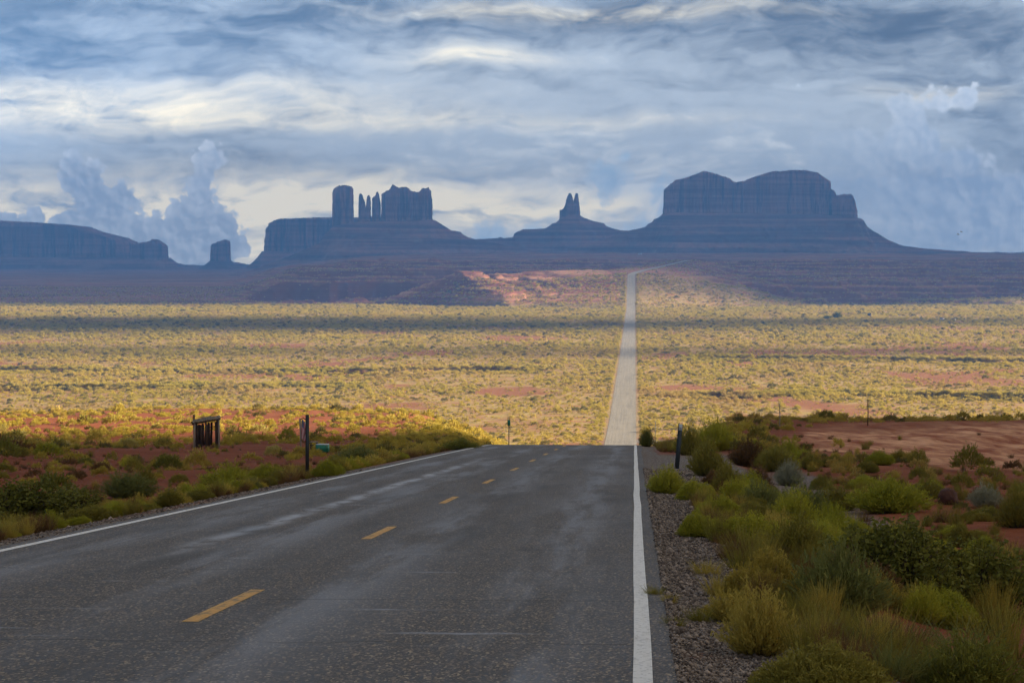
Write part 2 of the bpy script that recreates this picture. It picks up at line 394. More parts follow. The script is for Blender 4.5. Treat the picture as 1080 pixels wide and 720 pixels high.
# ------------------------------------------------------------------ materials of the setting
def mat_ground():
    m, t, b = material('desert_ground', rough=0.95, spec=0.1)
    p = position(t); x, y, z = xyz(t, p)
    zone = attr(t, 'zone'); zr, zg, zb = [S(t, o) for o in _sep(t, zone)]
    zone2 = attr(t, 'zone2'); yr, yg, yb = [S(t, o) for o in _sep(t, zone2)]
    n_big = noise(t, p, 0.035, 5); n_mid = noise(t, p, 0.4, 5, 0.6); n_fine = noise(t, p, 6.0, 5, 0.65)
    soil = mix(t, n_mid.sm(0.3, 0.7), (0.155, 0.038, 0.015), (0.240, 0.070, 0.029))
    soil = mix(t, n_fine.sm(0.42, 0.75) * 0.6, soil, (0.24, 0.095, 0.050))
    # valley floor: pale sand with dry grass between the shrubs
    grass_f = noise(t, p, 0.12, 6, 0.65); fl = noise(t, vec(t, x * 1.0, y * 0.25, z), 0.35, 5, 0.7)
    val = mix(t, grass_f.sm(0.38, 0.6), (0.27, 0.135, 0.062), (0.33, 0.235, 0.080))
    val = mix(t, fl.sm(0.48, 0.7) * 0.8, val, (0.20, 0.155, 0.05))
    val = mix(t, n_big.sm(0.60, 0.74) * 0.8, val, (0.33, 0.125, 0.055))
    c = mix(t, zb, soil, val)
    # far benches: thin strata of red and purple-brown rock
    st = noise(t, vec(t, x * 0.004, y * 0.004, z * 0.35), 1.0, 4, 0.6)
    bed = mix(t, st.sm(0.35, 0.65), (0.145, 0.050, 0.036), (0.33, 0.128, 0.075))
    scr = noise(t, vec(t, x * 0.06, y * 0.02, z * .1), 1.0, 5, 0.7)
    bed = mix(t, scr.sm(0.45, 0.68) * 0.75, bed, (0.23, 0.17, 0.075))
    c = mix(t, yr, c, bed)
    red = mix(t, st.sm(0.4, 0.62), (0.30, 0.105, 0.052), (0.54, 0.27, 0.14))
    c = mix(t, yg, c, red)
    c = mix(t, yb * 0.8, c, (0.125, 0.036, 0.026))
    # packed pale dirt and road gravel
    tr = noise(t, vec(t, x * 0.35 + y * 0.02, y * 0.05, 0.0), 2.0, 5, 0.65)
    pale = mix(t, tr.sm(0.35, 0.68), (0.26, 0.072, 0.030), (0.72, 0.39, 0.22))
    c = mix(t, zr, c, pale)
    cell = voronoi(t, p, 38.0, 'F1', 'Color'); cr, cg, cb = [S(t, o) for o in _sep_s(t, cell)]
    grav = mix(t, cr, (0.055, 0.045, 0.042), (0.36, 0.31, 0.275))
    grav = mix(t, noise(t, p, 1.1, 4).sm(0.55, 0.75) * 0.6, grav, (0.2, 0.075, 0.035))
    c = mix(t, zg, c, grav)
    set_in(t, b, 'Base Color', c)
    vd = voronoi(t, p, 38.0)
    bump(t, b, n_fine * 0.6 + n_mid * 0.7 - vd * zg * 0.55, 0.06, 0.9)
    return m
def _sep(t, n):
    s = t.nodes.new('ShaderNodeSeparateColor'); t.links.new(n.outputs['Color'], s.inputs[0]); return s.outputs
def _sep_s(t, k):
    s = t.nodes.new('ShaderNodeSeparateColor'); t.links.new(k.k, s.inputs[0]); return s.outputs
def mat_rock(name, hue=(1, 1, 1), talus=False):
    m, t, b = material(name, rough=0.95, spec=0.08)
    p = position(t); x, y, z = xyz(t, p)
    st = noise(t, vec(t, x * 0.0012, y * 0.0012, z * 0.06), 1.0, 5, 0.62)
    vert = noise(t, vec(t, x * 0.030, y * 0.030, z * 0.004), 1.0, 6, 0.7)
    a, c2 = ((0.10, 0.040, 0.030), (0.34, 0.155, 0.10)) if talus else ((0.24, 0.096, 0.062), (0.44, 0.21, 0.135))
    c = mix(t, st.sm(0.34, 0.66), a, c2)
    c = mix(t, vert.sm(0.47, 0.62) * (0.3 if talus else 0.85), c, (0.085, 0.038, 0.030))
    if talus:
        sc = noise(t, vec(t, x * 0.03, y * 0.03, z * 0.03), 1.0, 6, 0.7)
        c = mix(t, sc.sm(0.5, 0.7) * 0.55, c, (0.17, 0.14, 0.085))
        c = mix(t, noise(t, p, 0.006, 4).sm(0.56, 0.68) * 0.5, c, (0.36, 0.22, 0.16))
    set_in(t, b, 'Base Color', c)
    bump(t, b, st * 2.0 + vert * 3.0, 3.0, 0.6)
    return m
def mat_asphalt(name, dark, lightc, worn):
    """Chip-sealed road: aggregate specks, worn wheel tracks with a bluish sheen in the colour, cross cracks sealed in pale lines."""
    m, t, b = material(name, rough=0.62, spec=0.42)
    p = coord(t, 'UV'); u, v, _ = xyz(t, p)                          # u across in metres from the centre, v along
    pp = vec(t, u, v, 0.0)
    cell = voronoi(t, vec(t, u * 66.0, v * 24.0, 0.0), 1.0, 'F1', 'Color'); cr, cg, cb = [S(t, o) for o in _sep_s(t, cell)]
    c = mix(t, cr.pow(2.4), dark, lightc)
    c = mix(t, (cg.sm(0.90, 0.94)) * 0.7, c, (0.42, 0.32, 0.20))
    big = noise(t, vec(t, u * 0.7, v * 0.10, 1.0), 1.0, 5, 0.6)
    # wheel tracks: polished, a touch paler and smoother
    tr = None
    for cc in (-2.75, -0.95, 0.95, 2.75):
        q = ((u - cc + (big - 0.5) * 0.7) / 0.42); e = ((q * q) * -1.0).exp()
        tr = e if tr is None else tr + e
    patch = noise(t, vec(t, u * 1.1, v * 0.075, 7.0), 1.0, 7, 0.66)
    pol = (tr * 0.5 + 0.1) * patch.sm(0.40, 0.60)
    # cross streaks, each a few metres wide, uneven along the road
    vv = v + noise(t, vec(t, u * 0.35, v * 0.3, 2.0), 1.0, 3) * 0.5
    s1 = noise(t, vec(t, u * 0.30, vv * 2.3, 4.0), 1.0, 3, 0.7).sm(0.61, 0.70)
    s2 = noise(t, vec(t, u * 0.5, vv * 5.0, 11.0), 1.0, 2, 0.6).sm(0.64, 0.72)
    st = (s1 + s2 * 0.7).min(1.0) * noise(t, vec(t, u * 0.8, v * 0.3, 5.0), 1.0, 3).sm(0.40, 0.62) * noise(t, vec(t, u * 3.5, v * 6.0, 25.0), 1.0, 4, 0.7).sm(0.36, 0.58)
    f = (pol * 0.8 + st * 0.75).min(1.0)
    c = mix(t, f * worn * (0.55 + cr * 0.45), c, (0.27, 0.275, 0.31))  # wear, with its bluish sky sheen painted into the colour too
    lane = noise(t, vec(t, u * 2.2, v * 0.012, 31.0), 1.0, 4, 0.6); plen = noise(t, vec(t, u * 0.2, v * 0.05, 35.0), 1.0, 5, 0.65)
    c = mix(t, (lane.sm(0.40, 0.62) * 0.5 + plen.sm(0.45, 0.7) * 0.35) * (1.0 - worn * 0.8), c, tuple(q * .62 for q in dark))
    # one long pale scuff in the left lane
    sc = u + 1.62 + (noise(t, vec(t, v * 0.12, 0.0, 3.0), 1.0, 4) - 0.5) * 0.55
    sf = ((sc / 0.16) * (sc / 0.16) * -1.0).exp() * v.sm(24, 34) * v.sm(95, 66) * noise(t, vec(t, u * 2.0, v * 0.6, 0.0), 1.0, 4, 0.7).sm(0.36, 0.56)
    c = mix(t, sf * worn * 0.9, c, (0.33, 0.33, 0.35))
    # dark sealed cracks
    cv = v + noise(t, vec(t, u * 0.8, v * 0.05, 0.0), 1.0, 4) * 0.8
    k = cv / 3.9; fr = k - k.floor() - 0.5
    crack = (fr.abs() * 3.9).sm(0.035, 0.012) * noise(t, vec(t, u * 0.4, v * 0.4, 21.0), 1.0, 3).sm(0.45, 0.55)
    c = mix(t, crack * 0.85, c, (0.012, 0.011, 0.011))
    dk = noise(t, vec(t, u * 1.1, v * 0.16, 15.0), 1.0, 5, 0.6)
    c = mix(t, dk.sm(0.50, 0.70) * 0.5 * worn, c, dark)
    set_in(t, b, 'Base Color', c)
    rg = 0.60 - f * 0.30 - sf * 0.2 + cr * 0.14
    set_in(t, b, 'Roughness', rg)
    bump(t, b, cb * 0.5 + noise(t, pp, 30.0, 3) * 0.6 - crack * 1.2, 0.008, 0.8)
    return m
def mat_paint(name, col, wear):
    m, t, b = material(name, rough=0.6, spec=0.3)
    p = coord(t, 'UV'); u, v, _ = xyz(t, p)
    n = noise(t, vec(t, u * 8.0, v * 3.0, 0.0), 1.0, 6, 0.7)
    ch = voronoi(t, vec(t, u, v, 0.0), 45.0, 'F1', 'Color'); cr, cg, cb = [S(t, o) for o in _sep_s(t, ch)]
    k = noise(t, vec(t, u * 1.5, v * 4.5, 6.0), 1.0, 4, 0.75).sm(0.62, 0.70)
    f = (n.sm(wear, wear + 0.18) * 0.8 + (cr.sm(0.8, 0.95)) * 0.45 + k * 0.5).min(1.0)
    c = mix(t, f, col, (0.10, 0.092, 0.085))
    set_in(t, b, 'Base Color', c)
    bump(t, b, cb, 0.006, 0.6)
    return m
M_GROUND = mat_ground()
M_CLIFF = mat_rock('cliff_rock'); M_TALUS = mat_rock('talus_rubble', talus=True)
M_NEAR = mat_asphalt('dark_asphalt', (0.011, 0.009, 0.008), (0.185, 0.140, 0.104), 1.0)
M_FAR = mat_asphalt('sunlit_chipseal', (0.19, 0.165, 0.125), (0.34, 0.295, 0.225), 0.15)  # sunlit brightness of the far stretch is put into a paler colour
M_WHITE = mat_paint('white_road_paint', (0.78, 0.77, 0.74), 0.56)
M_YELLOW = mat_paint('yellow_road_paint', (0.62, 0.33, 0.055), 0.50)

# ------------------------------------------------------------------ ground sheet
def build_ground():
    ys = [-45.0]
    while ys[-1] < 14500:
        y = ys[-1]
        d = 0.4 if y < 70 else y * .006 if y < 700 else 6.5 if y < 1500 else 9 if y < 2420 else 8 if y < 3000 else 11 if y < 4600 else 40 if y < 7200 else 200
        ys.append(y + d)
    ys = np.array(ys)
    aa = np.concatenate([np.linspace(-1.3, -.29, 28)[:-1], np.linspace(-.29, .29, 720), np.linspace(.29, 1.3, 28)[1:]])
    Y = np.repeat(ys[:, None], len(aa), 1); X = aa[None, :] * (Y + 62)
    # a finer pull towards the road edges is not needed: columns are about 8 cm at 40 m
    Z = height(X, Y)
    cx = road_cx(Y); u = X - cx; a = X / np.maximum(Y, 30)
    inside = (np.abs(u) < 2.6) & (Y > 0) & (Y < 4100)
    Z = Z - np.where(inside, 0.25, 0)
    V = np.stack([X, Y, Z], -1).reshape(-1, 3)
    o = mesh_np('ground', V, grid_faces(len(ys), len(aa)), M_GROUND, smooth=True)
    w = fbm(X / 5, Y / 9, 71, 4)
    px = 540 + F * X / np.maximum(Y, 5); 
    # pale packed dirt: the cleared lot right of the road
    lot = sm(Y + w * 10, 84, 96) * sm(Y + w * 16, 214, 190) * sm(u + w * 3, 9.5, 14) * sm(u - Y * .02, 60, 50)
    lot = lot * sm(X - ((0.094 + .00044 * np.maximum(Y - 105, 0)) * Y) + w * 1.5, -1, 2.5)
    pale = lot * (0.30 + 0.70 * sm(Y + w * 12, 168, 150))
    # gravel shoulders and the little turn-out with its track
    g_r = sm(u, 3.5, 3.7) * sm(u + w * .5, 5.0 + 1.9 * 0, 4.5)
    turn = sm(u, 3.5, 3.8) * sm(u + w * .6, 7.6, 6.8) * sm(Y + w * 3, 58, 64) * sm(Y + w * 3, 104, 92)
    track = sm(np.abs(u - (7.9 + .012 * (Y - 55))) + w * .25, 1.25, .8) * sm(Y + w * 2, 44, 50) * sm(Y, 82, 74)
    g_l = sm(-u, 3.5, 3.7) * sm(-u + w * .4, 4.95, 4.5)
    far_sh = sm(np.abs(u), 3.5, 3.7) * sm(np.abs(u), 5.0, 4.2) * sm(Y, 110, 130)
    side = sm(np.abs(Y - 650), 14, 8) * sm(u, 3, 4) * sm(u, 22, 14)       # a track leaving the far road
    grav = np.clip(np.maximum.reduce([g_r * (Y < 130), turn, track * .9, g_l * (Y < 130), far_sh * .5, side]), 0, 1)
    val = sm(Y, 330, 620)
    val = np.where((u > 0), sm(Y, 235, 330), np.maximum(val, .85 * sm(-u, 24, 12) * sm(Y + w * 30, 170, 260)))
    # banks of the washes show bare red earth
    gy = np.gradient(Z, axis=0) / np.gradient(Y, axis=0)
    bank = sm(gy, 0.16, 0.5) * sm(Y, 700, 800) * (Y < 2300)
    val = val * (1 - .9 * bank)
    val = val * (1 - .75 * sm(fbm(X / 45, Y / 120, 75, 4), .22, .42) * sm(Y, 2300, 1500))
    bed = sm(Y + fbm(X / 200, Y / 200, 76, 3) * 160, 2520, 2700)
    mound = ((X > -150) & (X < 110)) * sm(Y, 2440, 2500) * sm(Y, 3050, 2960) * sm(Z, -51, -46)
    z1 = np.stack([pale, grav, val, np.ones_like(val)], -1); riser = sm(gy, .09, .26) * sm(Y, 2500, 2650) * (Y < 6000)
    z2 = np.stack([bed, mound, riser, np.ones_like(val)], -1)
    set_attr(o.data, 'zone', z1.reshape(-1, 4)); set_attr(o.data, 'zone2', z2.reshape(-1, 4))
    tag(o, kind='structure')
build_ground()

# ------------------------------------------------------------------ the road
def strip(name, ys, u0, u1, lift, mat, nc=2, kind='structure', crown=0.0, wob=0.0):
    ys = np.asarray(ys, float); us = np.linspace(u0, u1, nc)
    Y, Uu = np.meshgrid(ys, us, indexing='ij')
    if wob: Uu = Uu + wob * fbm(Y / 6, Uu * 0 + u0, 81, 3) + wob * .8 * fbm(Y * 1.5, Uu * 7 + u0, 82, 2) * (np.abs(Uu) > 3.8)
    slope = np.gradient(road_cx(Y), axis=0) / np.gradient(Y, axis=0)
    nrm = np.sqrt(1 + slope ** 2)
    X = road_cx(Y) + Uu / nrm; Yp = Y - Uu * slope / nrm
    Z = road_z(Y) + lift - crown * np.abs(Uu) * 0.0
    o = mesh_np(name, np.stack([X, Yp, Z], -1).reshape(-1, 3), grid_faces(len(ys), nc), mat, smooth=True)
    uv = o.data.uv_layers.new(name='UVMap')
    li = np.empty(len(o.data.loops), np.int32); o.data.loops.foreach_get('vertex_index', li)
    uvs = np.stack([Uu.ravel(), Y.ravel()], -1)[li]
    uv.data.foreach_set('uv', uvs.astype(np.float32).ravel())
    tag(o, kind=kind); return o
SEAM = 125.5
near_ys = np.concatenate([np.arange(-44, 60, 1.0), np.arange(60, SEAM, 1.5), [SEAM]])
far_ys = np.concatenate([[SEAM + .005], np.arange(127, 700, 4.0), np.arange(700, 2600, 12.0), np.arange(2600, 2760, 6), np.arange(2760, 4080, 12)])
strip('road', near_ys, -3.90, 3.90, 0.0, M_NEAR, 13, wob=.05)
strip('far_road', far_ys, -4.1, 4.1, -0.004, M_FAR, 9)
strip('edge_line_right', np.concatenate([near_ys[:-1], [SEAM - .3]]), 3.59, 3.71, .004, M_WHITE, 3, wob=.012)
strip('edge_line_left', np.concatenate([near_ys[:-1], [SEAM - .3]]), -3.71, -3.59, .004, M_WHITE, 3, wob=.012)
strip('far_edge_line_right', far_ys[1:6], 3.58, 3.70, .002, M_WHITE, 2)
strip('far_edge_line_left', far_ys[1:6], -3.70, -3.58, .002, M_WHITE, 2)
for k in range(-3, 9):
    y0 = 18.7 + 12.3 * k
    if y0 + 3 < SEAM:
        strip('centre_line_dash', np.linspace(y0, y0 + 3.4, 7), .15, .28, .004, M_YELLOW, 3, wob=.01)

# ------------------------------------------------------------------ buttes and mesas
def wz(py, D): return EYE - (py - 268) / F * D
def wx(px, D): return (px - 540) / F * D
def cliff(name, top, D, depth, base_py, parent, power=4.0, batter=0.06, flute=1.0, seed=0, dy=0.0, step=None, x0=None, x1=None, mat=None):
    """A fluted rock wall: a closed plan loop lofted up to the skyline 'top' (photo pixels at distance D)."""
    tx = np.array([wx(p[0], D) for p in top]); tz = np.array([wz(p[1], D) for p in top])
    xl = wx(x0, D) if x0 else tx[0]; xr = wx(x1, D) if x1 else tx[-1]
    zb = wz(base_py, D) - 12; cxm = (xl + xr) / 2; rx = (xr - xl) / 2; ry = depth / 2; cy = D + dy
    per = 2 * (rx * 2 + ry * 2); step = step or max(1.6, min(3.2, rx / 9)); N = max(24, int(per / step))
    # even arc length along the superellipse
    th = np.linspace(0, 2 * math.pi, 4000, endpoint=False)
    ex = np.sign(np.cos(th)) * np.abs(np.cos(th)) ** (2 / power) * rx; ey = np.sign(np.sin(th)) * np.abs(np.sin(th)) ** (2 / power) * ry
    ds = np.hypot(np.diff(np.append(ex, ex[0])), np.diff(np.append(ey, ey[0]))); s = np.concatenate([[0], np.cumsum(ds)])
    q = np.linspace(0, s[-1], N, endpoint=False); bx = np.interp(q, s[:-1], ex); by = np.interp(q, s[:-1], ey)
    nx = bx / rx ** 2; ny = by / ry ** 2; nx = np.sign(nx) * np.abs(bx / rx) ** (power - 1) / rx; ny = np.sign(ny) * np.abs(by / ry) ** (power - 1) / ry
    ln = np.hypot(nx, ny) + 1e-12; nx /= ln; ny /= ln
    small = min(rx, ry)
    A = min(15.0, small * 0.22) * flute
    jag = min(2.2, small * .07)
    T = lambda x: np.interp(x, tx, tz) + jag * (fbm(x / 9, x * 0 + seed, 90 + seed, 3) + .5 * np.sign(fbm(x / 17, x * 0 + seed, 95 + seed, 2)))
    M = 26; rings = []
    ang = np.arctan2(by / ry, bx / rx)
    for k in range(M):
        t = k / (M - 1)
        f1 = np.abs(fbm(bx / 38 + by / 41 + seed, by / 36 - bx / 50 + seed, 100 + seed, 3)) ; f2 = np.abs(fbm(bx / 11 + by / 13, by / 11 - bx / 15, 120 + seed, 3))
        f3 = fbm(q / 7, np.full(N, t * 5), 140 + seed, 3)
        r = -A * (1 - np.clip(f1 * 2.2, 0, 1)) * .8 - A * .5 * (1 - np.clip(f2 * 2, 0, 1)) + A * .16 * f3
        ledge = 0.06 * small * math.floor(t * 3.2 + .1) / 3.2
        sc = 1 - batter * t
        X = bx * sc + nx * (r - ledge * .0); Yv = by * sc + ny * r
        Zt = T(np.clip(cxm + bx * sc, tx[0], tx[-1]))
        Zt = Zt - (1 - np.clip(f2 * 2, 0, 1)) * A * .35 * (t ** 6)
        Z = zb + (Zt - zb) * t
        rings.append(np.stack([cxm + X, cy + Yv, Z], -1))
    last = rings[-1]; C = np.array([cxm, cy])
    for k in range(1, 9):
        f = 1 - k / 8.0
        P = np.empty_like(last); P[:, 0] = C[0] + (last[:, 0] - C[0]) * f; P[:, 1] = C[1] + (last[:, 1] - C[1]) * f
        P[:, 2] = T(np.clip(P[:, 0], tx[0], tx[-1])) + fbm(P[:, 0] / 12, P[:, 1] / 12, 160 + seed, 3) * min(2.0, small * .06)
        if k == 8: P[:, 2] = T(C[0])
        rings.append(P)
    K = len(rings); V = np.concatenate(rings)
    i = np.arange(K - 1)[:, None] * N; j = np.arange(N)[None, :]
    f = np.stack([i + j, i + (j + 1) % N, i + N + (j + 1) % N, i + N + j], -1).reshape(-1, 4)
    o = mesh_np(name, V - np.array(parent.location), f, mat or M_CLIFF, parent)
    return o
def talus(sil, D, halfdepth, parent, x_cliff, seed, slope=0.56, dy=0.0, width=520, dx=5.0, terrace=7.0, name='talus_slope'):
    sxs = np.array([wx(p[0], D) for p in sil]); szs = np.array([wz(p[1], D) for p in sil])
    xs = np.arange(sxs[0], sxs[-1], dx); ysn = np.arange(-width, width + 1, 6.0)
    Y, X = np.meshgrid(ysn, xs, indexing='ij')
    Sx = np.interp(X, sxs, szs)
    hd = halfdepth * sm(X, wx(x_cliff[0], D) - 60, wx(x_cliff[0], D) + 20) * sm(X, wx(x_cliff[1], D) + 60, wx(x_cliff[1], D) - 20)
    d = np.maximum(0, np.abs(Y) - hd - 6)
    d = np.maximum(0, d + fbm(X / 90, Y / 90, 200 + seed, 4) * 26 * sm(d, 0, 80))
    gul = np.abs(fbm(X / 42 + fbm(X / 60, Y / 60, 210 + seed, 2), Y / 160, 220 + seed, 4))
    Z = Sx - slope * d * (1 + .0 * d) * (1 - .28 * sm(d, 60, 320)) - gul * 22 * sm(d, 4, 70) + fbm(X / 16, Y / 16, 230 + seed, 3) * 1.4
    qz = Z / terrace + fbm(X / 200, Y / 200, 240 + seed, 2) * .6; fl = np.floor(qz); fr = qz - fl
    Z = Z + .6 * (terrace * (sm(fr, .25, .75) - fr)) * sm(d, 5, 40)
    g = height(X, Y + D + dy) - 14
    F4 = grid_faces(len(ysn), len(xs)); Zf = Z.ravel(); gf = g.ravel()
    keep = (Zf[F4] > gf[F4]).any(1); F4 = F4[keep]
    used = np.unique(F4); remap = np.zeros(len(Zf), int); remap[used] = np.arange(len(used))
    V = np.stack([X.ravel(), Y.ravel() + D + dy, np.maximum(Zf, gf - 30)], -1)[used]
    return mesh_np(name, V - np.array(parent.location), remap[F4], M_TALUS, parent, smooth=True)
def landform(name, px, D, label, cat, group=None):
    X = wx(px, D); o = empty(name, (X, D, float(height(X, D)))); tag(o, label, cat, group); return o

# far left mesa
D = 11500
t = landform('mesa', 90, D, 'long dark blue flat mesa running off the left edge of the picture', 'mesa')
cliff('cliff', [(-140, 228), (-60, 232), (0, 233), (40, 235), (72, 238), (80, 242), (95, 246), (110, 249), (125, 253), (132, 257.5)], D, 700, 273, t, 6, .02, 1.6, 1, dy=330, step=4)
cliff('cliff', [(136, 258), (142, 257), (150, 256), (157, 255), (163, 252.5), (170, 256), (176, 260)], D, 240, 276, t, 3.4, .05, 1.2, 2, dy=30)
talus([(-150, 272), (0, 271), (120, 272), (178, 275), (186, 280), (200, 286), (215, 292)], D, 200, t, (-140, 176), 1, width=600, dx=9)
# small lone butte
D = 12000
t = landform('butte', 232, D, 'small lone blue butte with slanting top, between two bigger mesas', 'butte')
cliff('cliff', [(220.5, 263), (222, 259.5), (227, 256.5), (232, 254.5), (238, 253), (243, 254.5), (244.5, 258)], D, 100, 277, t, 3, .10, 1.0, 3)
talus([(200, 288), (208, 284), (219, 278), (222, 275), (244, 275), (247, 279), (254, 282), (268, 288)], D, 45, t, (220, 245), 3, width=300)
# broad mesa behind the castle-like butte
D = 10200
t = landform('mesa', 330, D, 'pale blue broad level mesa standing behind the left tower of the castle-like butte', 'mesa')
cliff('cliff', [(275, 243), (278, 239), (283, 234.5), (292, 231.2), (305, 230.6), (320, 230), (350, 229.3), (400, 229), (430, 231)], D, 420, 268, t, 5, .025, 1.5, 4, dy=190, step=3.2)
talus([(235, 292), (250, 285), (260, 278), (273, 268), (276, 265), (430, 265), (450, 275), (480, 285)], D, 190, t, (275, 430), 4, dy=190, width=560)
# castle-like butte with tower and needles
D = 8500
t = landform('butte', 410, D, 'blue castle-like butte with square tower, thin needles and notched block', 'butte')
tow = cliff('cliff', [(349.6, 206), (352, 199.5), (356, 197), (362, 196), (368, 196), (371, 196.4), (373.6, 200)], D, 70, 248, t, 4, .055, 0.9, 5); tow['label'] = 'square stone tower left of the needles'
cliff('spire', [(378, 218), (378.6, 208), (379.6, 204.6), (381, 203.8), (382.4, 206), (383.6, 210), (385, 213), (387, 224)], D, 36, 246, t, 3.2, .05, .5, 6, step=1.2)
cliff('spire', [(386, 222), (386.8, 211), (388, 206.6), (389.6, 205.8), (390.8, 208), (391.6, 216)], D, 28, 246, t, 3.2, .03, .5, 7, step=1.2)
cliff('spire', [(392.2, 216), (393, 209.4), (394.6, 208), (396.4, 207), (397.2, 203.6), (398.6, 202), (399.8, 205), (400.6, 210), (402, 216)], D, 44, 246, t, 3.4, .03, .5, 8, step=1.2)
blk = cliff('cliff', [(401.4, 207), (402.4, 204.4), (405, 205), (407, 201.8), (413.5, 200.4), (414.4, 195.6), (416, 195.4), (417, 198), (419, 198.4), (422, 199.6), (424, 198.6), (428, 198), (431.5, 199), (433, 201.5), (436, 203),
      (439, 202.6), (443, 203), (444.8, 200.6), (448, 199.4), (453, 199), (455, 201), (456.6, 207), (458, 218)], D, 150, 240, t, 4.5, .03, 1.1, 9, step=1.8); blk['label'] = 'broad notched block right of the needles'
talus([(225, 296), (255, 288), (270, 283), (300, 272), (325, 262), (338, 256), (341, 250), (349, 243), (352, 239), (374, 235), (380, 234), (400, 234), (456, 232), (459, 232.5), (468, 238), (476, 243), (486, 244.5), (488, 247),
       (494, 250.5), (505, 253), (520, 256), (560, 264), (600, 274)], D, 62, t, (350, 458), 5, width=460, dx=4)
# the throne-like butte
D = 9500
t = landform('butte', 600, D, 'blue butte crowned by two thin pinnacles on a stepped base, beside the road axis', 'butte')
cliff('pinnacle', [(595.6, 218), (596.4, 213), (597.6, 209), (598.6, 206.4), (599.6, 204), (601.6, 203.8), (602.8, 205.6), (604, 209), (605, 214), (606.6, 222)], D, 40, 233, t, 3.2, .04, .5, 10, step=1.2)
cliff('pinnacle', [(604.2, 218), (605, 211), (606, 207.4), (606.8, 204), (608.8, 203.8), (609.6, 206), (610.2, 211), (611, 217), (612, 226)], D, 34, 233, t, 3.2, .03, .5, 11, step=1.2)
cliff('cliff', [(589, 222.4), (589.6, 221), (592, 221.2), (594, 220.4), (595.6, 218), (596.4, 214.6), (600, 213.6), (605, 213.8), (608, 214.4), (610.4, 216), (611.6, 227)], D, 60, 238, t, 4, .02, .8, 12, step=1.5)
talus([(470, 262), (490, 254), (500, 252.6), (518, 251.6), (525, 251), (528, 249.8), (531, 251), (541, 250.4), (542, 246.2), (551, 242), (563, 241.6), (575, 240.8), (580, 238), (582, 236), (586, 235.2), (589, 232.6), (592, 229), (611, 227), (615, 229.6), (622, 232), (630, 234), (637, 235.6), (638.6, 238),
       (646, 241), (654, 243), (664, 243.4), (676, 246), (720, 256)], D, 24, t, (589, 611), 6, width=460, terrace=9)
# the great right-hand mesa
D = 8000
t = landform('mesa', 800, D, 'massive blue mesa with two humps on top and a broken right shoulder', 'mesa')
cliff('cliff', [(702.6, 208), (703.4, 200), (705, 195), (709, 191), (717, 189.6), (725, 188.4), (732, 185), (739, 182), (745, 181.4), (752, 182), (757, 184.6), (766, 187), (769, 189), (775, 191.8), (785, 191.6), (795, 187.6), (805, 184.4), (815, 181.2),
                (830, 180.4), (842, 180), (853, 180), (859, 181.4), (865, 183), (867, 185.6), (875, 187.4), (879, 192), (881, 201)], D, 420, 232, t, 5, .012, 1.4, 13, dy=180, step=2.6)
sh = cliff('cliff', [(872, 198), (877, 201.5), (881, 205), (886, 206.4), (890, 205.6), (894, 206), (897, 204.6), (899, 206), (901, 210), (903, 214), (904.4, 217.5), (906, 217), (907, 215), (908, 218), (909.4, 228)], D, 170, 236, t, 3.6, .02, 1.4, 14, dy=70, step=1.8); sh['label'] = 'broken lower shoulder at the right end'
talus([(600, 262), (640, 252), (662, 243.6), (674, 241), (684, 238.6), (686, 236), (692, 233), (694, 230.4), (698, 229), (703, 226.5), (705, 224), (760, 225), (860, 226), (908, 230.5), (912, 232), (920, 238), (930, 243.5), (945, 252.4), (952, 255.6), (962, 259), (980, 261.4), (1000, 263),
       (1020, 264.4), (1040, 266), (1066, 266.4), (1100, 267), (1160, 268.6), (1200, 270)], D, 200, t, (703, 909), 7, dy=180, width=640, dx=4.5)
# low hills on the skyline
def hill(sil, D, name='hills'):
    sxs = np.array([wx(p[0], D) for p in sil]); szs = np.array([wz(p[1], D) for p in sil])
    xs = np.arange(sxs[0], sxs[-1], 12.0); yn = np.arange(-300, 301, 20.0); Y, X = np.meshgrid(yn, xs, indexing='ij')
    Z = np.interp(X, sxs, szs) - .3 * np.maximum(0, np.abs(Y) - 20) + fbm(X / 60, Y / 60, 300, 4) * 3
    return tag(mesh_np(name, np.stack([X, Y + D, Z], -1).reshape(-1, 3), grid_faces(len(yn), len(xs)), M_TALUS, smooth=True), kind='structure')
hill([(150, 276), (172, 273), (180, 272), (186, 277), (195, 279), (205, 279), (215, 280), (236, 276.5), (250, 276.5), (262, 279), (290, 282), (320, 286)], 13600)
hill([(1000, 268), (1040, 266.5), (1052, 265.6), (1062, 266.8), (1078, 266), (1082, 265.4), (1100, 266.6), (1200, 268), (1300, 270)], 12500)

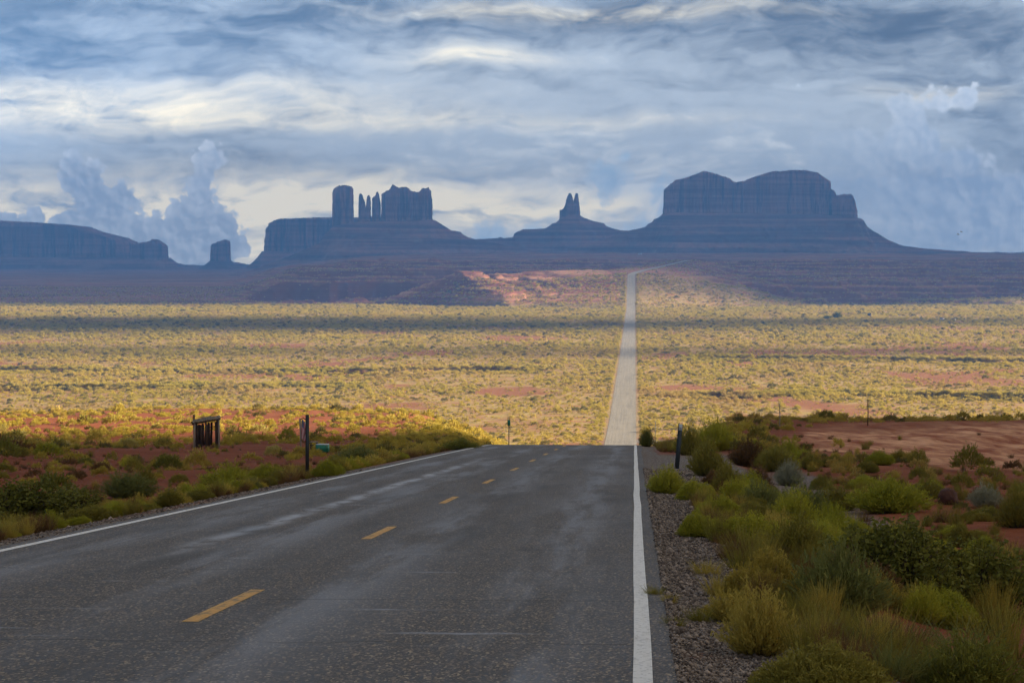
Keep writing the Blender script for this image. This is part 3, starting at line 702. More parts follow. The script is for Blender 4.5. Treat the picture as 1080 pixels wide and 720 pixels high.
# ------------------------------------------------------------------ clouds above the scene, outside the picture: they shade the land
def mat_cloud():
    m, t, b = material('cloud_white', (0.85, 0.86, 0.88), 1.0, 0.0)
    return m
M_CLOUD = mat_cloud()
def cloud(poly, gz, H, thick, seed, rough=0.12):
    """A flat-bottomed cloud at height H whose shade falls on the ground polygon 'poly' (x, y at height gz)."""
    k = (H - gz) / math.tan(R(SUN_EL)); ox, oy = k * math.sin(R(SUN_AZ)), k * math.cos(R(SUN_AZ))
    P = np.array(poly, float); L = np.concatenate([P, P[:1]]); s = np.concatenate([[0], np.cumsum(np.hypot(*np.diff(L, axis=0).T))])
    n = 260; q = np.linspace(0, s[-1], n, endpoint=False); px = np.interp(q, s, L[:, 0]); py = np.interp(q, s, L[:, 1])
    c = np.array([px.mean(), py.mean()]); size = min(np.ptp(P[:, 0]), np.ptp(P[:, 1])); dx, dy = px - c[0], py - c[1]; ln = np.hypot(dx, dy)
    w = 1 + rough * size / ln * (fbm(q / size * 2.5, q * 0, seed, 5))
    px, py = c[0] + dx * w, c[1] + dy * w
    rings = []; fr = [1.0, .97, .9, .78, .62, .45, .28, .12, 0.001]
    for top in (0, 1):
        for f in (fr if not top else fr[1:]):
            X = c[0] + (px - c[0]) * f; Y = c[1] + (py - c[1]) * f
            e = math.sqrt(1 - f * f) if f < 1 else 0
            bump_ = fbm(X / size * 6, Y / size * 6, seed + 3, 5)
            Z = H + (thick * e * (1 + bump_ * .8) if top else -thick * .22 * e * (1 + bump_ * .8))
            rings.append(np.stack([X + ox, Y + oy, Z], -1))
    nb = len(fr); V = np.concatenate(rings); F4 = []
    j = np.arange(n); jn = (j + 1) % n
    for i in range(nb - 1): F4.append(np.stack([i * n + j, (i + 1) * n + j, (i + 1) * n + jn, i * n + jn], -1))
    prev = 0
    for i in range(nb, 2 * nb - 1): F4.append(np.stack([prev * n + j, prev * n + jn, i * n + jn, i * n + j], -1)); prev = i
    o = mesh_np('clouds', V, np.concatenate(F4), M_CLOUD, smooth=True); tag(o, kind='structure')
def ax(px, D): return (px - 540) / F * D
# over the viewer and the near high ground
cloud([(-420, -420), (420, -420), (500, 300), (120, 300), (30, 255), (17, 175), (10, 124), (-3, 106), (-10, 90), (-28, 84), (-60, 84), (-140, 96), (-420, 120)], -8, 1500, 60, 401, .015)
# bands across the valley
cloud([(-700, 1700), (-300, 1660), (ax(500, 1660), 1660), (ax(700, 1760), 1760), (ax(850, 1850), 1850), (420, 1930), (620, 1960), (620, 2030), (ax(900, 1990), 1990), (ax(640, 1975), 1975), (ax(500, 2030), 2030), (-300, 2075), (-700, 2060)], -52, 6500, 60, 402, .2)
cloud([(-520, 1345), (-250, 1372), (0, 1345), (ax(760, 1310), 1310), (500, 1360), (500, 1400), (ax(800, 1345), 1345), (0, 1375), (-250, 1398), (-520, 1420)], -52, 4200, 30, 403, .35)
# over the benches and buttes
cloud([(-1500, 2640), (-150, 2640), (-118, 2665), (-78, 2960), (-52, 3080), (40, 3200), (105, 3120), (124, 2860), (146, 2590), (240, 2560), (600, 2620), (1800, 2700), (2300, 6000), (-1800, 6000)], -25, 5000, 60, 404, .02)
cloud([(-4200, 5800), (3400, 5800), (4200, 12500), (3000, 14500), (-4500, 14500)], 40, 3200, 80, 405, .015)


# ------------------------------------------------------------------ shrubs and grass: meshes
rng = np.random.default_rng(7)
def mat_leaf(name, leaf, leaf2, stem, patchy=False, transl=0.3):
    m, t, b = material(name, rough=0.75, spec=0.15)
    tip = S(t, attr(t, 'tip').outputs['Fac']); tint = S(t, attr(t, 'tint').outputs['Fac'])
    oi = t.nodes.new('ShaderNodeObjectInfo'); rnd = S(t, oi.outputs['Random'])
    f = (tint * 0.65 + rnd * 0.55 - 0.1).max(0.0).min(1.0)
    c = mix(t, f, leaf, leaf2)
    if patchy:                                            # stands of one colour across the valley
        loc = S(t, oi.outputs['Location']); x, y, z = xyz(t, loc)
        q = noise(t, vec(t, x * 0.014, y * 0.006, 0.0), 1.0, 5, 0.65)
        c = mix(t, q.sm(0.42, 0.62) * 0.75, c, (0.52, 0.39, 0.09))
        c = mix(t, noise(t, vec(t, x * 0.02, y * 0.008, 9.0), 1.0, 4).sm(0.54, 0.64) * 0.6, c, (0.40, 0.27, 0.10))
        c = mix(t, rnd.sm(0.74, 0.92) * 0.85, c, (0.10, 0.092, 0.03))  # scattered dark plants stand in for shadow flecks: shade put into the colour
    c = mix(t, tip.sm(0.05, 0.45), stem, c)
    set_in(t, b, 'Base Color', c)
    tr = t.nodes.new('ShaderNodeBsdfTranslucent'); t.links.new(c.k, tr.inputs[0])
    mx = t.nodes.new('ShaderNodeMixShader'); mx.inputs[0].default_value = transl
    t.links.new(b.outputs[0], mx.inputs[1]); t.links.new(tr.outputs[0], mx.inputs[2])
    t.links.new(mx.outputs[0], t.nodes['Material Output'].inputs['Surface'])
    return m
ML = {
    'green': mat_leaf('leaf_yellow_green', (0.26, 0.265, 0.022), (0.44, 0.41, 0.045), (0.12, 0.085, 0.04)),
    'gold': mat_leaf('leaf_golden', (0.36, 0.27, 0.042), (0.50, 0.39, 0.085), (0.16, 0.10, 0.045)),
    'olive': mat_leaf('leaf_olive', (0.18, 0.160, 0.025), (0.31, 0.26, 0.048), (0.10, 0.065, 0.035)),
    'dark': mat_leaf('leaf_dark_green', (0.11, 0.115, 0.020), (0.26, 0.25, 0.042), (0.05, 0.035, 0.022)),
    'silver': mat_leaf('leaf_silver', (0.26, 0.26, 0.17), (0.38, 0.37, 0.26), (0.15, 0.12, 0.08)),
    'brown': mat_leaf('leaf_brown', (0.120, 0.065, 0.026), (0.22, 0.125, 0.045), (0.09, 0.05, 0.03)),
    'bluegreen': mat_leaf('leaf_blue_green', (0.13, 0.145, 0.038), (0.25, 0.25, 0.07), (0.12, 0.10, 0.05)),
    'pale': mat_leaf('leaf_pale_yellow', (0.40, 0.34, 0.085), (0.55, 0.46, 0.15), (0.18, 0.12, 0.05)),
    'valley': mat_leaf('valley_scrub_leaf', (0.33, 0.265, 0.030), (0.58, 0.465, 0.075), (0.22, 0.15, 0.06), True),
}
M_WOOD, _t, _b = material('bush_wood', (0.10, 0.068, 0.045), 0.9, 0.1)
def quads(P, A, B):
    """Quads centred on P with half-axes A and B."""
    n = len(P); V = np.stack([P - A - B, P + A - B, P + A + B, P - A + B], 1).reshape(-1, 3)
    return V, np.arange(4 * n).reshape(n, 4)
def unit(v): return v / (np.linalg.norm(v, axis=-1, keepdims=True) + 1e-9)
def blades(B0, T0, bow, w, g, nseg=2):
    """Flat tapering blades from B0 to T0; bow: sideways bend at mid length."""
    n = len(B0); d = unit(T0 - B0); side = unit(np.cross(d, unit(g.normal(size=(n, 3))))) * (w[:, None] if np.ndim(w) else w)
    rows = []; tips = []
    for k in range(nseg + 1):
        t = k / nseg; c = B0 + (T0 - B0) * t + bow * (4 * t * (1 - t)); ww = 1 - t * .75
        rows.append(np.stack([c - side * ww, c + side * ww], 1)); tips.append(np.full((n, 2), t))
    V = np.stack(rows, 1).reshape(-1, 3); T = np.stack(tips, 1).reshape(-1)
    m = 2 * (nseg + 1); base = np.arange(n)[:, None, None] * m + np.arange(nseg)[None, :, None] * 2 + np.array([0, 1, 3, 2])[None, None, :]
    return V, base.reshape(-1, 4), T
def leaf_mesh(name, parts):
    """parts: list of (V, F, tip, tint)"""
    Vs, Fs, tp, ti = [], [], [], []; k = 0
    for V, Fq, a, b in parts:
        Vs.append(V); Fs.append(Fq + k); k += len(V); tp.append(a); ti.append(b)
    me = mesh_np(name, np.concatenate(Vs), np.concatenate(Fs), ML['green'], link=False)
    set_attr(me, 'tip', np.concatenate(tp)); set_attr(me, 'tint', np.concatenate(ti)); return me
def dome_mesh(seed, n=1500, nl=5, flat=0.62, w=.006, ll=.022, lump=.35, up=0.25):
    """Rounded rabbitbrush, unit width, many fine stems ending in a lumpy dome, leaflets near the tips."""
    g = np.random.default_rng(seed); th = g.uniform(0, 2 * np.pi, n); r = .5 * np.sqrt(g.uniform(0, 1, n))
    x, y = r * np.cos(th), r * np.sin(th); lp = fbm(x * 4.2 + seed, y * 4.2, seed, 3); edge = 1 + .22 * fbm(np.cos(th) * 1.6 + seed, np.sin(th) * 1.6, seed + 1, 2)
    z = flat * np.sqrt(np.maximum(0.02, 1 - (r / .52) ** 2)) * (1 + lump * lp) * g.uniform(.72, 1.05, n)
    T0 = np.stack([x * edge, y * edge, z + .02], 1); B0 = np.stack([x * .22, y * .22, np.full(n, -.03)], 1) + g.normal(size=(n, 3)) * .015
    bow = np.stack([x * .28, y * .28, np.full(n, -.03)], 1) + g.normal(size=(n, 3)) * .02
    tint = g.uniform(0, 1, n)
    V, Fq, T = blades(B0, T0, bow, w, g); parts = [(V, Fq, T, np.repeat(tint, 6))]
    m = n * nl; i = np.repeat(np.arange(n), nl); tt = g.uniform(.62, 1.04, m)[:, None]
    P = B0[i] + (T0[i] - B0[i]) * tt + bow[i] * 4 * tt * (1 - tt) + g.normal(size=(m, 3)) * .012
    d = unit(unit(T0[i] - B0[i]) * .6 + g.normal(size=(m, 3)) * .5 + np.array([0, 0, up])); sd = unit(np.cross(d, g.normal(size=(m, 3))))
    L = (ll * g.uniform(.6, 1.3, m))[:, None]
    V, Fq = quads(P, sd * L * .22, d * L); parts.append((V, Fq, np.ones(len(V)), np.repeat(np.clip(tint[i] + g.normal(size=m) * .2, 0, 1), 4)))
    return leaf_mesh('foliage', parts)
def brush_mesh(seed, n=700, nl=7, h=.85, w=.006, ll=.028):
    """Upright broom-like bush with loose tips."""
    g = np.random.default_rng(seed); th = g.uniform(0, 2 * np.pi, n); r = .5 * g.uniform(0, 1, n) ** .6
    lp = fbm(np.cos(th) * r * 6 + seed, np.sin(th) * r * 6, seed, 2)
    T0 = np.stack([r * np.cos(th), r * np.sin(th), h * (1 - .75 * (r / .5) ** 2.2) * g.uniform(.55, 1.1, n) * (1 + .4 * lp) + .05], 1)
    B0 = np.stack([T0[:, 0] * .35, T0[:, 1] * .35, np.full(n, -.03)], 1) + g.normal(size=(n, 3)) * .02
    bow = np.stack([T0[:, 0] * -.05, T0[:, 1] * -.05, np.zeros(n)], 1) + g.normal(size=(n, 3)) * .025
    tint = g.uniform(0, 1, n); V, Fq, T = blades(B0, T0, bow, w, g); parts = [(V, Fq, T, np.repeat(tint, 6))]
    m = n * nl; i = np.repeat(np.arange(n), nl); tt = g.uniform(.35, 1.05, m)[:, None]
    P = B0[i] + (T0[i] - B0[i]) * tt + bow[i] * 4 * tt * (1 - tt) + g.normal(size=(m, 3)) * .012
    d = unit(unit(T0[i] - B0[i]) + g.normal(size=(m, 3)) * .35); sd = unit(np.cross(d, g.normal(size=(m, 3)))); L = (ll * g.uniform(.5, 1.3, m))[:, None]
    V, Fq = quads(P, sd * L * .2, d * L); parts.append((V, Fq, np.ones(len(V)), np.repeat(np.clip(tint[i] + g.normal(size=m) * .25, 0, 1), 4)))
    return leaf_mesh('foliage', parts)
def leafy_mesh(seed, n=420, nl=16, h=.62, ll=.016):
    """Twiggy broad-leaved bush: leaf sprays through an uneven crown."""
    g = np.random.default_rng(seed); c = []
    while len(c) < n:
        p = g.uniform(-1, 1, 3); p[2] = g.uniform(0, 1); q = math.hypot(math.hypot(p[0], p[1]), p[2]); k = 1 + .30 * float(fbm(np.array(p[0] * 1.7 + seed), np.array(p[1] * 1.7 + p[2] * 1.3), seed, 3))
        if q < k and q > .45 * k * g.uniform(): c.append((p[0] * .5, p[1] * .5, p[2] * h + .04))
    T0 = np.array(c); B0 = T0 * np.array([.55, .55, .55]) + g.normal(size=(n, 3)) * .05; B0[:, 2] = np.maximum(B0[:, 2] - .04, -.02)
    T0 = T0 + np.stack([T0[:, 0] * .15, T0[:, 1] * .15, g.uniform(.02, .12, n)], 1)
    bow = g.normal(size=(n, 3)) * .02; tint = g.uniform(0, 1, n)
    V, Fq, T = blades(B0, T0, bow, .004, g); parts = [(V, Fq, T * .1, np.repeat(tint, 6))]
    m = n * nl; i = np.repeat(np.arange(n), nl); tt = g.uniform(.35, 1.05, m)[:, None]
    P = B0[i] + (T0[i] - B0[i]) * tt + g.normal(size=(m, 3)) * .016
    d = unit(g.normal(size=(m, 3)) + np.array([0, 0, .5])); sd = unit(np.cross(d, g.normal(size=(m, 3)))); L = (ll * g.uniform(.6, 1.3, m))[:, None]
    V, Fq = quads(P, sd * L * .55, d * L); parts.append((V, Fq, np.ones(len(V)), np.repeat(np.clip(tint[i] + g.normal(size=m) * .25, 0, 1), 4)))
    return leaf_mesh('foliage', parts)
def grass_mesh(seed, n=260, h=.9, w=.007, spread=.5):
    g = np.random.default_rng(seed); th = g.uniform(0, 2 * np.pi, n); r = spread * g.uniform(0, 1, n) ** .7
    B0 = np.stack([r * .6 * np.cos(th), r * .6 * np.sin(th), np.full(n, -.03)], 1); hh = h * g.uniform(.4, 1.1, n)
    T0 = B0 + np.stack([np.cos(th) * r * .6, np.sin(th) * r * .6, hh], 1) + g.normal(size=(n, 3)) * .06
    bow = np.stack([-np.cos(th) * .04, -np.sin(th) * .04, np.full(n, .03)], 1) + g.normal(size=(n, 3)) * .02
    V, Fq, T = blades(B0, T0, bow, w, g, 3); return leaf_mesh('blades', [(V, Fq, T * .8 + .2, np.repeat(g.uniform(0, 1, n), 8))])
def low_mesh(seed, n=110, h=.6, w=.035, lump=.4, l0=.03, l1=.065):
    g = np.random.default_rng(seed); th = g.uniform(0, 2 * np.pi, n); r = .5 * np.sqrt(g.uniform(0, 1, n))
    z = h * np.sqrt(np.maximum(.03, 1 - (r / .53) ** 2)) * (1 + lump * fbm(r * np.cos(th) * 4 + seed, r * np.sin(th) * 4, seed, 2)) * g.uniform(.7, 1.1, n)
    P = np.stack([r * np.cos(th), r * np.sin(th), z], 1) * g.uniform(.75, 1, n)[:, None]
    d = unit(P + g.normal(size=(n, 3)) * .12 + np.array([0, 0, .15])); sd = unit(np.cross(d, g.normal(size=(n, 3)))); L = g.uniform(l0, l1, n)[:, None]
    V, Fq = quads(P, sd * w * g.uniform(.6, 1.4, n)[:, None], d * L); tint = g.uniform(0, 1, n)
    return leaf_mesh('foliage', [(V, Fq, np.tile([.35, .35, 1, 1], n).astype(float), np.repeat(tint, 4))])
def stems_mesh(seed, n=26, h=.45):
    g = np.random.default_rng(seed); mb = MB()
    for k in range(n):
        a = g.uniform(0, 2 * np.pi); r = g.uniform(.08, .38); p1 = np.array([r * math.cos(a), r * math.sin(a), h * g.uniform(.6, 1.1) * (1 - r)])
        mid = p1 * np.array([.4, .4, .55]) + g.normal(size=3) * .02
        mb.tube([np.array([p1[0] * .12, p1[1] * .12, -.03]), mid, p1], [.011, .008, .003], 4)
    o = mb.build('stems', M_WOOD); me = o.data; bpy.data.objects.remove(o); return me
PROTO = {
    'dome': [dome_mesh(11), dome_mesh(12, lump=.5), dome_mesh(13, flat=.55, lump=.7), dome_mesh(14, n=1700, flat=.7, lump=.25)],
    'brush': [brush_mesh(21), brush_mesh(22, h=1.0), brush_mesh(23, h=.75, n=800)],
    'leafy': [leafy_mesh(31), leafy_mesh(32, n=520), leafy_mesh(33, h=.75)],
    'grass': [grass_mesh(41), grass_mesh(42, h=1.1), grass_mesh(43, h=.7, n=200)],
    'tuft': [low_mesh(54, n=230, w=.019, l0=.05, l1=.10), low_mesh(55, n=210, h=.5, w=.02, lump=.8, l0=.05, l1=.10), low_mesh(56, n=230, h=.66, w=.019, lump=.6, l0=.05, l1=.10)],
    'low': [low_mesh(51, n=800, w=.011), low_mesh(52, n=760, h=.5, w=.012, lump=.8), low_mesh(53, n=800, h=.66, w=.011, lump=.6)],
}
STEMS = [stems_mesh(61), stems_mesh(62, 20, .6)]
WORD = {'green': 'yellow-green', 'gold': 'golden', 'olive': 'olive', 'dark': 'dark green', 'silver': 'silvery', 'brown': 'brownish', 'bluegreen': 'blue-green', 'pale': 'pale yellow'}
PLACED = []                       # (x, y, width, object)
def put_plant(x, y, width, kind, hue, label=None, group=None, hs=1.0, simple=False, seed=None):
    g = np.random.default_rng(int(abs(x * 131 + y * 977)) if seed is None else seed)
    me = PROTO[kind][g.integers(len(PROTO[kind]))]; z = float(height(x, y)); rz = g.uniform(0, 6.28)
    name = 'grass_clump' if kind == 'grass' else 'shrub'; sc = (width, width * g.uniform(.9, 1.1), width * hs)
    if simple:
        o = bpy.data.objects.new(name, me); coll.objects.link(o); o.location = (x, y, z); o.rotation_euler = (0, 0, rz); o.scale = sc; leaf = o
    else:
        o = empty(name, (x, y, z), rz); leaf = bpy.data.objects.new('blades' if kind == 'grass' else 'foliage', me); coll.objects.link(leaf); leaf.parent = o; leaf.scale = sc
        if kind != 'grass':
            st = bpy.data.objects.new('stems', STEMS[g.integers(2)]); coll.objects.link(st); st.parent = o; st.scale = sc
    leaf.material_slots[0].link = 'OBJECT'; leaf.material_slots[0].material = ML[hue]
    tag(o, label, 'grass' if kind == 'grass' else 'shrub', group); PLACED.append((x, y, width, o, hue, kind)); return o
# ------------------------------------------------------------------ plants one can point to
def at(px, py, wpx, kind, hue, label, hs=1.0, group=None):
    x, y, z = ground(px, py); return put_plant(x, y, wpx * math.hypot(x, y) / F, kind, hue, label, group, hs)
VR = 'shrubs on the right verge'; VL = 'shrubs on the left verge'
BIG = [
    (936, 632, 165, 'leafy', 'dark', 'broad dark leafy bush right of the grey-green brush, widest bush on the right verge', 0.75, VR),
    (1024, 646, 150, 'leafy', 'dark', 'dark leafy bush sloping down to the right edge of the picture', 0.72, VR),
    (884, 652, 120, 'brush', 'bluegreen', 'tall upright grey-green brush in front of the broad dark leafy bush', 0.78, VR),
    (806, 634, 90, 'dome', 'gold', 'golden rounded bush with feathery sides above the fallen stick', .85, VR),
    (836, 596, 84, 'brush', 'olive', 'olive feathery bush between golden rounded bush and grey-green brush', .75, VR),
    (785, 575, 76, 'dome', 'green', 'bright yellow-green dome beside the gravel, just above the golden bush', .75, VR),
    (736, 566, 48, 'dome', 'green', 'small round green dome on the gravel edge with a dark base', .8, VR),
    (702, 521, 44, 'brush', 'green', 'green bush at the white line side, nearest in front of the leaning marker post', .8, VR),
    (733, 528, 46, 'dome', 'green', 'smooth lime-green dome just right of the leaning marker post', .7, VR),
    (757, 545, 56, 'dome', 'green', 'wide lime-green cushion in the middle of the green verge domes', .6, VR),
    (768, 520, 40, 'brush', 'olive', 'upright bush on the near side of the pale side track', .95, VR),
    (746, 502, 48, 'brush', 'olive', 'tall olive brush behind the leaning marker post', .95, VR),
    (790, 528, 44, 'dome', 'green', 'pale green dome at the near corner of the side track', .65, VR),
    (803, 540, 62, 'brush', 'bluegreen', 'dark green grassy bush in front of the pale side track', .6, VR),
    (752, 476, 54, 'brush', 'green', 'sunlit-topped green bush below the end of the red bank', .75, VR),
    (726, 480, 34, 'brush', 'olive', 'olive brush between the two marker posts', .9, VR),
    (682, 471, 18, 'brush', 'dark', 'dark bush with bright top at the crest beside the far marker post', 1.1, VR),
    (832, 512, 34, 'brush', 'silver', 'silvery grass-like shrub beside the small round domes', .7, VR),
    (866, 516, 26, 'dome', 'olive', 'small round olive dome standing alone right of the silvery shrub', .85, VR),
    (876, 492, 22, 'dome', 'olive', 'little dark ball-shaped shrub on the near rim of the dirt lot', .9, VR),
    (852, 490, 24, 'dome', 'brown', 'little brown shrub left of the ball-shaped one on the lot rim', .8, VR),
    (790, 492, 50, 'brush', 'brown', 'brown brush at the left end of the dirt lot', .7, VR),
    (820, 497, 46, 'brush', 'olive', 'olive brush along the far side of the pale side track', .7, VR),
    (938, 540, 100, 'brush', 'green', 'long light green shrub behind the broad dark leafy bush', .42, VR),
    (884, 538, 60, 'brush', 'olive', 'low olive shrub left of the long light green one', .55, VR),
    (850, 556, 70, 'brush', 'bluegreen', 'blue-green feathery shrub between side track and grey-green brush', .6, VR),
    (1040, 535, 40, 'brush', 'silver', 'pale wispy shrub near the right edge, right of the dark boulder', .7, VR),
    (1073, 556, 46, 'brush', 'olive', 'grey-olive shrub cut by the right edge of the picture', .9, VR),
    (868, 742, 150, 'dome', 'olive', 'big olive dome at the bottom edge right of the gravel', 0.55, VR),
    (800, 690, 96, 'brush', 'gold', 'thin golden brush at the edge of the gravel near the bottom', .7, VR),
    (1020, 735, 150, 'brush', 'dark', 'dark brush filling the bottom right corner', 0.5, VR),
    (770, 655, 64, 'brush', 'gold', 'sparse golden weeds leaning over the gravel beside the stick', .6, VR),
    (20, 560, 130, 'leafy', 'dark', 'dark leafy bush cut by the left edge of the picture', 0.6, VL),
    (74, 543, 84, 'leafy', 'dark', 'smaller dark leafy bush just right of the one at the left edge', 0.5, VL),
    (238, 518, 66, 'brush', 'green', 'tallest green bush of the left verge, pointed top', 0.5, VL),
    (134, 524, 72, 'brush', 'bluegreen', 'grey-green feathery shrub left of the tallest left verge bush', 0.34, VL),
    (346, 502, 36, 'dome', 'green', 'round smooth green ball right of the tall grey marker post', 0.7, VL),
    (283, 510, 46, 'dome', 'green', 'rounded green bush left of the tall grey marker post', 0.6, VL),
    (46, 559, 44, 'dome', 'olive', 'olive round bush lowest on the left verge by the white line', 0.6, VL),
    (112, 546, 46, 'dome', 'olive', 'olive bush right of the lowest one on the left verge', 0.6, VL),
    (486, 474, 46, 'brush', 'dark', 'long dark green shrub at the crest end of the left verge', 0.3, VL),
    (376, 488, 60, 'brush', 'bluegreen', 'tall dark grass-like brush right of the green-draped table', 0.35, VL),
]
for px, py, w, kind, hue, lab, hs, gr in BIG: at(px, py, w, kind, hue, lab, hs, gr)
GRASS = [(905, 690, 100, 'bluegreen'), (960, 688, 100, 'bluegreen'), (1010, 695, 110, 'bluegreen'), (1060, 700, 110, 'olive'), (935, 715, 110, 'bluegreen'), (870, 680, 80, 'olive'), (1045, 668, 90, 'olive'),
         (985, 725, 120, 'bluegreen'), (745, 605, 46, 'gold'), (758, 628, 44, 'gold'), (780, 600, 40, 'olive'), (690, 628, 26, 'olive'), (712, 660, 34, 'olive'), (738, 655, 36, 'olive'), (706, 636, 24, 'gold')]
GL = ['blue-green grass clump in front of the grey-green brush, left of its row', 'blue-green grass clump below the middle of the broad leafy bush', 'blue-green grass clump below the right leafy bush', 'olive grass clump at the right edge below the leafy bush',
      'blue-green grass clump low in the verge, above the bottom edge centre', 'olive grass clump between golden bush and blue-green grass', 'olive grass clump tight under the right leafy bush', 'blue-green grass clump lowest in the bottom right verge',
      'yellowed weed clump on the gravel, upper of two beside the golden bush', 'yellowed weed clump on the gravel, lower of two beside the golden bush', 'olive weed clump at foot of the bright green dome', 'tiny olive weed on gravel right beside the white line',
      'olive weed patch low on the gravel, nearer the white line', 'olive weed patch low on the gravel, nearer the bushes', 'tiny yellow weed on the gravel above the low patch']
for (px, py, w, hue), lab in zip(GRASS, GL): at(px, py, w, 'grass', hue, lab,   .5 if px < 760 else .52, 'grass clumps on the right verge')
# ------------------------------------------------------------------ random shrubs on the verges and the red benches
LAND = {}                          # landmarks that the labels lean on, filled with ground points
for nm, (px, py) in {'plank shelter': (218, 472), 'flag pole': (320, 478), 'grey marker post': (324, 503), 'leaning marker post': (714, 494), 'dark boulder': (1001, 530), 'pale flat rock': (78, 535),
                     'green-draped table': (340, 477), 'crest of the road': (600, 467)}.items(): LAND[nm] = (px, py)
for (px, py, w, kind, hue, lab, hs, gr), nm in ((BIG[0], 'broad dark leafy bush'), (BIG[32], 'left-edge leafy bush'), (BIG[34], 'tallest left verge bush'), (BIG[3], 'golden rounded bush'), (BIG[18], 'lone olive dome'), (BIG[23], 'long light green shrub')): LAND[nm] = (px, py)
cand = []
def hides(x, y, w, h):
    px, py = to_px(x, y, float(height(x, y))); k = F / y; half = w * k * .55; top = py - h * k
    for x0, x1, y0, y1 in ((308, 352, 466, 480), (318, 330, 440, 501), (708, 722, 447, 492), (687, 696, 444, 465), (198, 238, 440, 471)):
        if px + half > x0 and px - half < x1 and py > y1 and top < y1 - 1: return True
    return False
def too_close(x, y, w, k=.42):
    for q in PLACED:
        if (q[0] - x) ** 2 + (q[1] - y) ** 2 < (k * (q[2] + w)) ** 2: return True
    for q in cand:
        if (q[0] - x) ** 2 + (q[1] - y) ** 2 < (k * (q[2] + w)) ** 2: return True
    return False
OBST = [ground(*LAND[n])[:2] for n in ('plank shelter', 'flag pole', 'green-draped table', 'leaning marker post', 'grey marker post')]
def clear(x, y, w):
    return all(math.hypot(x - ox, y - oy) > w * .5 + .5 for ox, oy in OBST)
for k in range(900):               # verge rows
    left = rng.random() < .5; Y = rng.uniform(24, 122)
    u = -(5.25 + rng.exponential(.6)) if left else 5.6 + rng.exponential(1.3) + (2.3 if 60 < Y < 98 else 0)
    w = rng.uniform(.42, .95) * (1 if left else 1.05); x = road_x(Y) + u
    if not left and 46 < Y < 80 and 6.6 < u < 9.6: continue
    if left and u > -5.0 - w * .35: u = -5.0 - w * .4; x = road_x(Y) + u
    px, py = to_px(x, Y, float(height(x, Y)))
    if not (-20 < px < 1100) or hides(x, Y, w, w * .6) or too_close(x, Y, w, .36) or not clear(x, Y, w): continue
    hue = rng.choice(['green', 'green', 'olive', 'gold', 'brown', 'bluegreen'], p=[.3, .25, .25, .08, .06, .06])
    cand.append((x, Y, w, rng.choice(['dome', 'brush']), hue, rng.uniform(.42, .68) if left else rng.uniform(.5, .75)))
for k in range(420):               # the cut bank left of the crest
    Y = 124 + 330 * rng.random() ** 1.4; u = -rng.uniform(5.4, 12 + Y * .04); x = road_x(Y) + u; w = float(np.clip(rng.lognormal(-.35, .35), .35, 1.3))
    if too_close(x, Y, w, .42): continue
    cand.append((x, Y, w, 'low', rng.choice(['gold', 'pale', 'green', 'olive'], p=[.3, .35, .2, .15]), rng.uniform(.6, .95)))
for k in range(9000):              # benches
    Y = 40 + 380 * rng.random() ** .7; a = rng.uniform(-.235, .235); x = a * Y; u = x - road_x(Y)
    if abs(u) < (7.5 if Y < 128 or u > 0 else 5.6) or (u > 0 and Y > 300): continue
    dens = sm(fbm(np.array(x / 9), np.array(Y / 16), 501, 3), -.25, .35) * .9 + .12
    if u > 0:
        lot = (90 < Y < 205) and (a > .094 + .00044 * max(Y - 105, 0)) and not (Y > 178 and rng.random() < .12)
        if lot: continue
        if Y > 205: dens = 1
        if 46 < Y < 82 and 6.2 < u < 10: continue
    else:
        if 92 < Y < 185 and -.11 < a < .02 and u < -11: dens *= .12          # bare red yard by the tables
        dens *= .62 if Y < 150 else .8
    if rng.random() > dens: continue
    w = float(np.clip(rng.lognormal(-.42, .38), .3, 1.5)) * (.85 if Y < 120 else 1.1 if u > 0 else 1.35)
    if hides(x, Y, w, w * .6) or too_close(x, Y, w, .40) or not clear(x, Y, w): continue
    far = Y > 150 and u < 0
    hue = rng.choice(['gold', 'olive', 'brown', 'pale', 'green', 'dark', 'silver'], p=[.28, .14, .10, .22, .16, .08, .02] if far else [.08, .34, .27, .02, .12, .15, .02])
    cand.append((x, Y, w, 'low', hue, rng.uniform(.65, .95)))
cand.sort(key=lambda c: -c[2] * c[5] ** .5 / c[1])
N_IND = 296 - len(BIG)
solo, rest = cand[:N_IND], cand[N_IND:]
solo = [c if i < N_IND - 40 or c[3] != 'low' else (c[0], c[1], c[2], 'tuft', c[4], c[5]) for i, c in enumerate(solo)]
ORD = ['nearest', 'second nearest', 'third nearest', 'fourth nearest', 'fifth nearest', 'sixth nearest', 'seventh nearest', 'eighth nearest', 'ninth nearest', 'tenth nearest', 'eleventh nearest', 'twelfth nearest', 'thirteenth nearest', 'fourteenth nearest']
LG = {n: ground(*p)[:2] for n, p in LAND.items()}
count = {}
marks = []
for c in solo:
    x, y, w, kind, hue, hs = c
    px, py = to_px(x, y, float(height(x, y)))
    ds = sorted((math.hypot(px - LAND[n][0], (py - LAND[n][1]) * 2.2), n) for n in LAND)
    n = ds[0][1]; dx, dy = px - LAND[n][0], py - LAND[n][1]
    side = ('right of' if dx > 0 else 'left of') if abs(dx) > abs(dy) * 2.5 else ('behind' if dy < 0 else 'in front of')
    marks.append((ds[0][0], n, side, WORD[hue], c))
marks.sort(key=lambda m: m[0])
lowmade = {}
